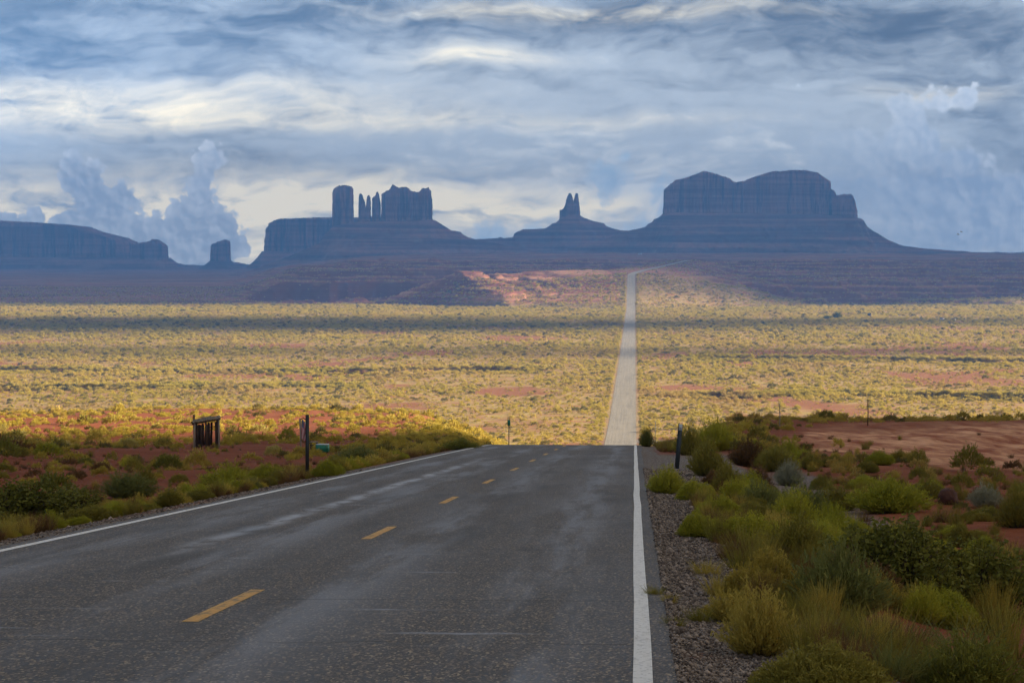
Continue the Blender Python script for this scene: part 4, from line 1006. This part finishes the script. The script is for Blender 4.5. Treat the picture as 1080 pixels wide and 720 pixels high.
for d0, n, side, wd, (x, y, w, kind, hue, hs) in marks:
    key = (n, side, wd); k = count.get(key, 0); count[key] = k + 1
    size = 'small' if w < .7 else 'low' if w < 1.1 else 'wide'
    rank = ORD[k] if k < len(ORD) else '%dth nearest' % (k + 1)
    land_l = road_x(y) > x
    o = put_plant(x, y, w, kind, hue, f"{size} {wd} shrub, {rank} of its colour {side} the {n}", ('shrubs on the left verge' if land_l else 'shrubs on the right verge') if kind not in ('low', 'tuft') else ('shrubs on the left red bench' if land_l else 'shrubs on the right red bench'), hs, simple=(kind in ('low', 'tuft')))
    if kind == 'tuft': lowmade.setdefault(o.data.name, o)

# ------------------------------------------------------------------ uncountable scrub and grass, as instances on scattered points
def scatter(name, pts, scl, protos, mats, label=None):
    """One object: a cloud of points on which the given plants' meshes are repeated."""
    me = bpy.data.meshes.new(name); pts = np.asarray(pts, np.float32); n = len(pts)
    me.vertices.add(n); me.vertices.foreach_set('co', pts.ravel())
    a = me.attributes.new('size', 'FLOAT_VECTOR', 'POINT'); a.data.foreach_set('vector', np.asarray(scl, np.float32).ravel())
    g = np.random.default_rng(n); rot = np.zeros((n, 3), np.float32); rot[:, 2] = g.uniform(0, 6.28, n); rot[:, :2] = g.normal(size=(n, 2)) * .06
    a = me.attributes.new('turn', 'FLOAT_VECTOR', 'POINT'); a.data.foreach_set('vector', rot.ravel())
    a = me.attributes.new('pick', 'INT', 'POINT'); a.data.foreach_set('value', g.integers(0, len(protos), n).astype(np.int32))
    o = bpy.data.objects.new(name, me); coll.objects.link(o)
    ng = bpy.data.node_groups.new(name, 'GeometryNodeTree')
    ng.interface.new_socket('Geometry', in_out='INPUT', socket_type='NodeSocketGeometry'); ng.interface.new_socket('Geometry', in_out='OUTPUT', socket_type='NodeSocketGeometry')
    gi = ng.nodes.new('NodeGroupInput'); go = ng.nodes.new('NodeGroupOutput'); L = ng.links
    gti = ng.nodes.new('GeometryNodeGeometryToInstance')
    for p, m in zip(protos, mats):
        oi = ng.nodes.new('GeometryNodeObjectInfo'); oi.transform_space = 'ORIGINAL'; oi.inputs['Object'].default_value = p
        smn = ng.nodes.new('GeometryNodeSetMaterial'); smn.inputs['Material'].default_value = m
        L.new(oi.outputs['Geometry'], smn.inputs['Geometry']); L.new(smn.outputs[0], gti.inputs[0])
    def named(nm, typ):
        q = ng.nodes.new('GeometryNodeInputNamedAttribute'); q.data_type = typ; q.inputs['Name'].default_value = nm; return q.outputs['Attribute']
    iop = ng.nodes.new('GeometryNodeInstanceOnPoints'); iop.inputs['Pick Instance'].default_value = True
    m2p = ng.nodes.new('GeometryNodeMeshToPoints')
    L.new(gi.outputs[0], m2p.inputs[0]); L.new(m2p.outputs[0], iop.inputs['Points']); L.new(gti.outputs[0], iop.inputs['Instance'])
    L.new(named('pick', 'INT'), iop.inputs['Instance Index']); L.new(named('size', 'FLOAT_VECTOR'), iop.inputs['Scale'])
    e = ng.nodes.new('FunctionNodeEulerToRotation'); L.new(named('turn', 'FLOAT_VECTOR'), e.inputs[0]); L.new(e.outputs[0], iop.inputs['Rotation'])
    L.new(iop.outputs[0], go.inputs[0])
    md = o.modifiers.new('scatter', 'NODES'); md.node_group = ng
    tag(o, label, None, None, 'stuff'); return o
def pts_z(x, y): return np.stack([x, y, height(x, y)], 1)
lows = list(lowmade.values())
def build_scrub():
    g = np.random.default_rng(99); X, Y, W = [], [], []
    for c in rest: X.append([c[0]]); Y.append([c[1]]); W.append([c[2]])
    def region(n, y0, y1, amax, p=1.0):
        y = np.sqrt(g.uniform(y0 ** 2, y1 ** 2, n)); a = g.uniform(-amax, amax, n); return a * y, y
    n = 260000; x, y = region(n, 300, 2680, .225); u = x - road_cx(y)
    d = .40 + .65 * sm(fbm(x / 22, y / 60, 601, 4), -.35, .2) ; d = d * (1 - .75 * sm(fbm(x / 45, y / 120, 75, 4), .22, .42) * sm(y, 2300, 1500)) * np.where(y > 1500, .8, 1)
    ok = (g.random(n) < d) & (np.abs(u) > 5.6) & ~((y < 400) & (u < -26)); x, y, u = x[ok], y[ok], u[ok]
    w = np.clip(g.lognormal(.14, .5, len(x)), .45, 4.0) * (.85 + .35 * sm(y, 800, 2000))
    X.append(x); Y.append(y); W.append(w)
    n = 1500; y = g.uniform(150, 520, n); x = road_cx(y) - g.uniform(5.4, 13 + y * .02, n); X.append(x); Y.append(y); W.append(g.uniform(.35, 1.1, n))
    n = 2600; y = g.uniform(470, 2650, n); x = road_cx(y) + g.choice([-1, 1], n) * (5.2 + g.exponential(2.0, n)); X.append(x); Y.append(y); W.append(g.uniform(.8, 1.5, n))  # lush roadside strip
    n = 26000; x, y = region(n, 2600, 4300, .23); ok = (g.random(n) < .75) & (np.abs(x - road_cx(y)) > 7); X.append(x[ok]); Y.append(y[ok]); W.append(g.uniform(.8, 2.4, ok.sum()))
    for yc, sd, a0, a1 in ((1135, 21, -.25, .02), (1260, 22, .07, .25), (905, 23, .06, .25), (985, 25, -.25, -.06)):   # thicker growth along the washes
        n = 1500; a = g.uniform(a0, a1, n); y = yc + g.normal(size=n) * 5 + 3; x = a * y; y = y + fbm(x / 130, x * 0 + sd, sd, 4) * (60 if sd != 25 else 50); X.append(x); Y.append(y); W.append(g.uniform(1.3, 3.4, n))
    x, y, w = map(np.concatenate, (X, Y, W))
    scatter('desert_scrub', pts_z(x, y), np.stack([w, w, w * g.uniform(.55, .95, len(w))], 1), lows, [ML['valley']] * len(lows))
build_scrub()

# ------------------------------------------------------------------ small things people have put there
M_STEEL, _t, _b = material('dark_steel', (0.045, 0.055, 0.060), 0.55, 0.4, .4)
M_REFL, _t, _b = material('pale_reflector', (0.55, 0.58, 0.60), 0.35, 0.5)
M_GREEN, _t, _b = material('green_sign_sheet', (0.02, 0.22, 0.13), 0.45, 0.4)
def mat_wood(name, a, bcol):
    m, t, b = material(name, rough=0.9, spec=0.1); p = coord(t, 'Object'); x, y, z = xyz(t, p)
    c = mix(t, noise(t, vec(t, x * 18.0, y * 18.0, z * 1.3), 1.0, 5, 0.65).sm(0.3, 0.7), a, bcol); set_in(t, b, 'Base Color', c); return m
M_DWOOD = mat_wood('dark_weathered_wood', (0.045, 0.028, 0.020), (0.13, 0.085, 0.06)); M_PWOOD = mat_wood('pale_weathered_wood', (0.22, 0.18, 0.14), (0.42, 0.36, 0.29))
def post(px, py, hpx, lean, label, plate):
    x, y, z = ground(px, py); k = math.hypot(x, y) / F; h = hpx * k
    o = empty('marker_post', (x, y, z)); tag(o, label, 'marker post'); o.rotation_euler = (R(-1), R(lean), R(6))
    mb = MB(); mb.box((0, 0, h / 2 - .1), (.085, .006, h + .2))
    for s_ in (-1, 1): mb.box((s_ * .043, .016, h / 2 - .1), (.006, .036, h + .2)); mb.box((s_ * .054, .034, h / 2 - .1), (.024, .005, h + .2))
    mb.build('channel', M_STEEL, o)
    if plate:
        m2 = MB(); m2.box((0, -.010, h - .09), (.10, .004, .19)); m2.tube([(0, -.012, h - .09), (0, -.022, h - .09)], .038, 12); m2.build('reflector', M_REFL, o)
    return o
post(324, 503, 66, .3, 'tall plain dark grey steel marker post at the left edge of the road', False)
post(714, 494, 47, 5, 'leaning steel marker post with pale top on the right verge', True)
post(691, 468, 24, 1, 'small far steel marker post at the crest, right of the white line', True)
# green mile marker beyond the crest
x0, y0 = -.2, 158.0; z0 = float(height(x0, y0)); o = empty('mile_marker', (x0, y0, z0)); tag(o, 'narrow upright green sign beyond the crest, left of the far road', 'road sign')
zt = EYE - (443 - 268) / F * y0 - z0
mb = MB(); mb.box((0, .02, zt / 2 - .1), (.06, .02, zt + .2)); mb.build('post', M_STEEL, o)
mb = MB(); mb.box((0, 0, zt - .17), (.19, .006, .38)); mb.build('plate', M_GREEN, o)
# flag pole and flag
x, y, z = ground(317, 478); k = math.hypot(x, y) / F
o = empty('flag_pole', (x, y, z)); tag(o, 'thin pale wooden pole holding a striped flag on the red yard', 'pole')
hp = 37 * k; mb = MB(); mb.tube([(0, 0, -.2), (.02, 0, hp * .5), (-.03, 0, hp)], [.065, .058, .05], 8); mb.build('shaft', M_PWOOD, o)
mb = MB(); mb.tube([(-.06, 0, hp - .1), (.18, -.03, hp + .02), (.34, -.05, hp - .08)], .035, 6); mb.build('bracket', M_DWOOD, o)
def build_flag():
    W, H, nu, nv = 13 * k, 20 * k, 22, 30
    V = []; UV = []
    for j in range(nv):
        for i in range(nu):
            a, b = i / (nu - 1), j / (nv - 1)
            sag = 1 - .45 * b
            V.append((.06 + a * W * .55 * sag, -.05 + .10 * math.sin(a * 10 + b * 2.0) * (.4 + a), hp - .12 - b * H - a * a * H * .16 + .05 * math.sin(a * 9))); UV.append((a, b))
    m, t, b = material('flag_cloth', rough=0.85, spec=0.1); p = coord(t, 'UV'); u, v, _ = xyz(t, p)
    sgn = (u * 6.5); fr = sgn - sgn.floor()
    c = mix(t, fr.sm(0.49, 0.51), (0.55, 0.035, 0.045), (0.75, 0.73, 0.70))
    dots = voronoi(t, vec(t, u * 11.0, v * 14.0, 0.0), 1.0, rnd=0.0)
    canton = mix(t, dots.sm(0.30, 0.24), (0.02, 0.035, 0.16), (0.75, 0.73, 0.70))
    c = mix(t, u.sm(0.46, 0.45) * v.sm(0.40, 0.39), c, canton); set_in(t, b, 'Base Color', c)
    f = mesh_np('flag', V, grid_faces(nv, nu), m, smooth=True); uv = f.data.uv_layers.new(name='UVMap')
    li = np.empty(len(f.data.loops), np.int32); f.data.loops.foreach_get('vertex_index', li); uv.data.foreach_set('uv', np.array(UV, np.float32)[li].ravel())
    md = f.modifiers.new('thickness', 'SOLIDIFY'); md.thickness = .004
    f.location = (x, y, z); tag(f, 'red and white striped flag with blue corner hanging from the pale pole', 'flag')
build_flag()
# vendor tables
def table(px, py, w, h, label, skirt):
    x, y, z = ground(px, py); k = math.hypot(x, y) / F; W, H = w * k, h * k; Dp = W * .62
    o = empty('folding_table', (x, y, z), R(-12)); tag(o, label, 'table')
    mb = MB(); mb.box((0, 0, H - .02), (W, Dp, .045)); mb.build('tabletop', M_REFL if skirt else M_PWOOD, o)
    for a in (-1, 1):
        for b in (-1, 1):
            mb = MB(); mb.tube([(a * W * .30, b * Dp * .38, -.05), (a * W * .36, b * Dp * .38, H * .5), (a * W * .42, b * Dp * .36, H - .05)], .03, 6); mb.build('leg', M_DWOOD, o)
    if skirt:
        mb = MB(); mb.box((0, -Dp / 2 - .012, H - .25), (W * .96, .02, .42), taper=1.0); mb.box((W / 2 + .012, 0, H - .25), (.02, Dp * .96, .42)); mb.build('skirt', M_GREEN, o)
    else:
        mb = MB(); mb.box((0, 0, H * .55), (W * .8, .04, .07)); mb.build('stretcher', M_DWOOD, o)
table(340, 479, 12.5, 11, 'small table with white top and green sides on the red yard', True)
table(331, 474, 9, 8.5, 'bare grey wooden table half hidden behind the tall marker post', False)
# plank shelter
def build_shelter():
    x, y, z = ground(217, 471.5); k = math.hypot(x, y) / F; g = np.random.default_rng(5)
    o = empty('plank_shelter', (x, y + .4, z), R(9)); tag(o, 'rickety dark plank shelter with sloping brush roof on the red bench', 'shelter')
    W, Dp, HL, HR = 25 * k, 1.7, 25 * k, 29 * k
    hz = lambda u: HL + (HR - HL) * (u / W + .5)
    for a, b, m in ((-1, -1, M_PWOOD), (1, -1, M_PWOOD), (-1, 1, M_DWOOD), (1, 1, M_DWOOD), (-.1, -1, M_DWOOD)):
        u = a * W / 2; mb = MB(); mb.tube([(u + g.normal() * .04, b * Dp / 2, -.2), (u + g.normal() * .03, b * Dp / 2, hz(u) * .5), (u, b * Dp / 2, hz(u) + (.55 if (a, b) == (-1, 1) else .1))], [.075, .07, .06], 7); mb.build('post', m, o)
    for b, dens in ((-1, .62), (1, .5)):
        mb = MB(); u = -W / 2 + .12
        while u < W / 2 - .1:
            w = g.uniform(.07, .17)
            if g.random() < dens: mb.box((u + w / 2, b * (Dp / 2 - .10), hz(u) / 2 - .03), (w, .03, hz(u) - g.uniform(.05, .3)), ry=g.normal() * .025)
            u += w + g.uniform(.015, .11)
        mb.build('slat_wall', M_DWOOD, o)
    for a in (-1, 1):
        mb = MB(); v = -Dp / 2 + .1
        while v < Dp / 2 - .1:
            w = g.uniform(.09, .18); mb.box((a * (W / 2 - .1), v + w / 2, hz(a * W / 2) / 2 - .04), (.03, w, hz(a * W / 2) - .1)); v += w + g.uniform(.02, .12)
        mb.build('slat_wall', M_DWOOD, o)
    for b in (-1, 1):
        mb = MB(); mb.tube([(-W / 2 - .2, b * Dp / 2, hz(-W / 2 - .2) + .02), (W / 2 + .12, b * Dp / 2, hz(W / 2 + .12) + .05)], .06, 7); mb.build('beam', M_DWOOD, o)
    mb = MB(); u = -W / 2 - .12
    while u < W / 2 + .06:
        w = g.uniform(.12, .22); mb.box((u + w / 2, g.normal() * .06, hz(u) + .13 + g.uniform(0, .04)), (w, Dp + g.uniform(.15, .4), .05), ry=-math.atan2(HR - HL, W), rz=g.normal() * .02); u += w + .01
    for q in range(26):
        u = g.uniform(-W / 2 - .1, W / 2 - .5); a = g.uniform(-.5, .5); v0 = g.uniform(-Dp / 2, Dp / 2)
        mb.tube([(u, v0, hz(u) + .20), (u + .7 * math.cos(a), v0 + .7 * math.sin(a), hz(u) + .24 + g.uniform(0, .16))], .018, 4)
    mb.build('roof', M_PWOOD, o)
build_shelter()
# two thin wooden posts on the brink of the right bench
for px, pyb, hpx, lab in ((822, 451, 26, 'thin pale wooden stake on the brink above the dirt lot, left one'), (915, 449, 28, 'thin dark wooden stake on the brink above the dirt lot, right one')):
    x, y, z = ground(px, pyb); k = math.hypot(x, y) / F; mb = MB(); mb.tube([(0, 0, -.2), (.03, 0, hpx * k * .5), (0, 0, hpx * k)], [.04, .035, .03], 7)
    o = mb.build('wooden_stake', M_PWOOD if px < 850 else M_DWOOD); o.location = (x, y, z); tag(o, lab, 'stake')
# rocks and a stick
def rock(px, py, wpx, hpx, label, mat, seed):
    x, y, z = ground(px, py); k = math.hypot(x, y) / F; g = np.random.default_rng(seed); nu, nv = 28, 16; V = []
    for j in range(nv):
        ph = math.pi * j / (nv - 1)
        for i in range(nu):
            th = 2 * math.pi * i / nu; d = np.array([math.sin(ph) * math.cos(th), math.sin(ph) * math.sin(th), math.cos(ph)])
            V.append(d)
    V = np.array(V); r = np.ones(len(V))
    for q in range(16):                                   # flat broken faces
        nrm = unit(g.normal(size=3)); c = g.uniform(.62, .9); dd = V @ nrm; r = np.minimum(r, np.where(dd > .05, c / np.maximum(dd, .05), 9))
    r *= 1 + .06 * fbm(V[:, 0] * 3 + seed, V[:, 1] * 3 + V[:, 2] * 2, seed, 4)
    V = V * r[:, None] * np.array([wpx * k * .56, wpx * k * .40, hpx * k * .72]) + np.array([0, 0, hpx * k * .30])
    f = [(j * nu + i, j * nu + (i + 1) % nu, (j + 1) * nu + (i + 1) % nu, (j + 1) * nu + i) for j in range(nv - 1) for i in range(nu)]
    o = mesh_np('boulder', V, np.array(f), mat); o.location = (x, y, z); o.rotation_euler = (0, 0, g.uniform(0, 6)); tag(o, label, 'rock'); return o
def mat_stone(name, a, b2):
    m, t, b = material(name, rough=0.9, spec=0.15); p = coord(t, 'Object'); c = mix(t, noise(t, p, 5.0, 6, 0.65).sm(0.3, 0.7), a, b2); set_in(t, b, 'Base Color', c); bump(t, b, noise(t, p, 14.0, 5), .03); return m
M_DROCK = mat_stone('dark_red_rock', (0.05, 0.022, 0.016), (0.12, 0.055, 0.038)); M_PROCK = mat_stone('pale_pink_rock', (0.22, 0.12, 0.10), (0.42, 0.28, 0.24))
rock(1000, 531, 34, 18, 'dark red angular boulder on the right bench behind the leafy bushes', M_DROCK, 3)
rock(78, 535, 22, 8, 'pale flat rock between the left-edge leafy bush and the verge shrubs', M_PROCK, 4)
x, y, z = ground(800, 617); k = math.hypot(x, y) / F
mb = MB(); mb.tube([(-10 * k, 0, .05), (-2 * k, .03, .10), (8 * k, -.02, .03)], [.016, .014, .008], 6); o = mb.build('stick', M_PWOOD); o.location = (x - .1, y - .2, z); tag(o, 'pale broken stick lying beside the gravel under the golden bush', 'stick')
# far off: trees, cabins, a white house
def far_tree(px, py, wpx, hpx, label, seed):
    x, y, z = ground(px, py); k = math.hypot(x, y) / F; o = empty('tree', (x, y, z)); tag(o, label, 'tree', 'trees on the far plain')
    me = PROTO['leafy'][seed % 3]; c = bpy.data.objects.new('crown', me); coll.objects.link(c); c.parent = o; c.location = (0, 0, hpx * k * .12); c.scale = (wpx * k, wpx * k, hpx * k * 1.15)
    c.material_slots[0].link = 'OBJECT'; c.material_slots[0].material = ML['dark']
    mb = MB(); mb.tube([(0, 0, -.3), (.1, 0, hpx * k * .3), (0, .1, hpx * k * .7)], [.28, .2, .08], 7)
    for a in range(5): mb.tube([(.1, 0, hpx * k * .28), (math.cos(a * 1.26) * wpx * k * .25, math.sin(a * 1.26) * wpx * k * .25, hpx * k * .6)], [.12, .04], 5)
    mb.build('trunk', M_WOOD, o)
far_tree(872.5, 336.5, 10, 4.5, 'low dark tree on the far plain, left of the taller one', 1)
far_tree(883, 336, 11, 7, 'taller dark tree on the far plain right of the far road', 2)
M_WALLD, _t, _b = material('dark_boards', (0.05, 0.045, 0.05), 0.9); M_WALLP, _t, _b = material('pale_boards', (0.55, 0.50, 0.44), 0.8); M_ROOF, _t, _b = material('grey_roof', (0.16, 0.15, 0.15), 0.7)
def cabin(px, py, wpx, hpx, label, wall, D=None, name='cabin'):
    if D is None: x, y, z = ground(px, py)
    else: x, y = wx(px, D), D; z = float(height(x, y))
    k = math.hypot(x, y) / F; W, H, Dp = wpx * k, hpx * k, wpx * k * 1.1
    o = empty(name, (x, y, z - .1), R(30)); tag(o, label, 'cabin' if name == 'cabin' else 'house')
    mb = MB(); mb.box((0, 0, H * .38), (W, Dp, H * .76)); v = [(-W / 2, -Dp / 2 + .03, H * .76), (W / 2, -Dp / 2 + .03, H * .76), (0, -Dp / 2 + .03, H), (-W / 2, Dp / 2 - .03, H * .76), (W / 2, Dp / 2 - .03, H * .76), (0, Dp / 2 - .03, H)]
    mb.add(v, f3=[(0, 1, 2), (5, 4, 3)]); mb.build('wall', wall, o)
    mb = MB(); L = math.hypot(W / 2 + .2, H * .24); a = math.atan2(H * .24, W / 2)
    for s_ in (-1, 1): mb.box((s_ * W / 4, 0, H * .88 + .09), (L, Dp + .4, .1), ry=s_ * a)
    mb.build('roof', M_ROOF, o)
    mb = MB(); mb.box((W * .05, -Dp / 2 - .03, H * .27), (W * .28, .06, H * .52)); mb.build('door', M_DWOOD, o)
cabin(993.5, 338, 3.2, 3.2, 'tiny dark cabin with one pale wall on the far plain, left of a pair', M_WALLP)
cabin(1005.5, 338.4, 3.6, 2.8, 'tiny dark cabin on the far plain, right of a pair', M_WALLP)
cabin(917, 335, 2.6, 5, 'narrow dark shed on the far plain right of the two trees', M_WALLD)
cabin(675, 267, 2.6, 2.2, 'tiny white house below the gap left of the two-humped mesa', M_REFL, 6600, 'house')
# two birds over the right plain
M_BIRD, _t, _b = material('bird_dark', (0.03, 0.03, 0.035), 0.8)
for px, py, lab in ((1010.3, 247.4, 'dark bird gliding low in the sky at right, lower of two'), (1013.4, 244.8, 'dark bird gliding low in the sky at right, upper of two')):
    D = 420.0; V = []; mb = MB()
    body = [(0, -.22, 0), (0, -.14, .03), (0, 0, .03), (0, .16, .01), (0, .30, 0)]
    mb.tube(body, [.01, .05, .06, .035, .012], 8)
    for s_ in (-1, 1): mb.add([(0, -.10, .05), (s_ * .28, -.15, .14), (s_ * .60, -.02, .10), (s_ * .30, .06, .12), (0, .10, .04), (s_ * .3, -.06, .125)], f3=[(0, 1, 5), (1, 2, 5), (2, 3, 5), (3, 4, 5), (4, 0, 5)])
    mb.add([(0, .26, .01), (.09, .42, .0), (-.09, .42, 0)], f3=[(0, 1, 2)])
    o = mb.build('bird', M_BIRD); o.location = (wx(px, D), D, wz(py, D)); o.rotation_euler = (0, R(15), R(40)); o.scale = (.75,) * 3; tag(o, lab, 'bird')
# ------------------------------------------------------------------ loose gravel on the shoulders, dry grass between the shrubs
def build_gravel():
    g = np.random.default_rng(77); n = 70000
    y = 11 + 60 * g.random(n) ** 1.9; right = g.random(n) < .8
    u = np.where(right, 3.86 + 1.5 * g.random(n) ** 1.2, -(3.86 + 1.0 * g.random(n))); x = road_x(y) + u
    s_ = np.clip(g.lognormal(-4.85, .45, n), .004, .028) * (1 + y / 70); z = height(x, y) + s_ * .25
    inside = np.abs(u) < 3.92; z = np.where(inside, np.maximum(z, road_z(y) + s_ * .3), z)
    base = np.array([(1, 0, 0), (0, 1, 0), (-1, 0, 0), (0, -1, 0), (0, 0, 1), (0, 0, -1)], float)
    V = base[None] * g.uniform(.6, 1.25, (n, 6, 1)) * s_[:, None, None] * np.array([1, 1, .7]); th = g.uniform(0, 6.28, n); c, q = np.cos(th)[:, None], np.sin(th)[:, None]
    V = np.stack([V[..., 0] * c - V[..., 1] * q, V[..., 0] * q + V[..., 1] * c, V[..., 2]], -1) + np.stack([x, y, z], -1)[:, None]
    f = np.array([(0, 1, 4), (1, 2, 4), (2, 3, 4), (3, 0, 4), (1, 0, 5), (2, 1, 5), (3, 2, 5), (0, 3, 5)]); Fc = (np.arange(n)[:, None, None] * 6 + f[None]).reshape(-1, 3)
    m, t, b = material('gravel_stone', rough=0.85, spec=0.2); tn = S(t, attr(t, 'tint').outputs['Fac'])
    set_in(t, b, 'Base Color', mix(t, tn, (0.06, 0.045, 0.038), (0.40, 0.32, 0.26)))
    o = mesh_np('gravel', V.reshape(-1, 3), Fc, m); set_attr(o.data, 'tint', np.repeat(g.random(n) ** 1.5, 6)); tag(o, kind='stuff')
build_gravel()
def build_grass():
    g = np.random.default_rng(78); n = 5200; y = 13 + 120 * g.random(n) ** 1.5; right = g.random(n) < .62
    u = np.where(right, 4.7 + g.exponential(2.6, n), -(4.9 + g.exponential(2.2, n))); x = road_x(y) + u
    ok = (fbm(x / 2.2, y / 3.0, 701, 3) > -.12) & ~((u > 0) & (y > 46) & (y < 102) & (u < 9.2)) & (np.abs(u) < 24); x, y = x[ok], y[ok]
    n2 = 2600; a = g.uniform(-.22, .22, n2); y2 = 40 + 240 * g.random(n2); x2 = a * y2; u2 = x2 - road_x(y2); ok = (np.abs(u2) > 8) & ~((u2 > 0) & (y2 > 80) & (y2 < 215) & (a > .09)) & (fbm(x2 / 9, y2 / 16, 501, 3) > -.3) & ~((u2 < 0) & (y2 > 92) & (y2 < 185) & (a > -.11))
    x = np.concatenate([x, x2[ok]]); y = np.concatenate([y, y2[ok]]); sc = np.clip(g.lognormal(-1.35, .35, len(x)), .12, .6)
    protos = [o for o in coll.objects if o.name.startswith('blades')][:3]; pr = []
    seen = set()
    for o in coll.objects:
        if o.name.startswith('blades') and o.data.name not in seen: seen.add(o.data.name); pr.append(o)
    scatter('dry_grass', pts_z(x, y), np.stack([sc, sc, sc * .8], 1), (pr * 3)[:6], [ML['brown'], ML['gold'], ML['olive'], ML['brown'], ML['olive'], ML['brown']])
build_grass()
# ------------------------------------------------------------------ haze
def build_haze():
    mb = MB(); mb.box((0, 7500, 170), (20000, 15800, 600)); o = mb.build('haze', None)
    m = bpy.data.materials.new('haze_air'); m.use_nodes = True; t = m.node_tree; t.nodes.clear()
    out = t.nodes.new('ShaderNodeOutputMaterial'); v = t.nodes.new('ShaderNodeVolumePrincipled')
    v.inputs['Color'].default_value = (0.14, 0.40, 1.0, 1); v.inputs['Density'].default_value = 8.2e-5; v.inputs['Anisotropy'].default_value = 0.0
    t.links.new(v.outputs[0], out.inputs['Volume']); o.data.materials.append(m); tag(o, kind='stuff')
build_haze()
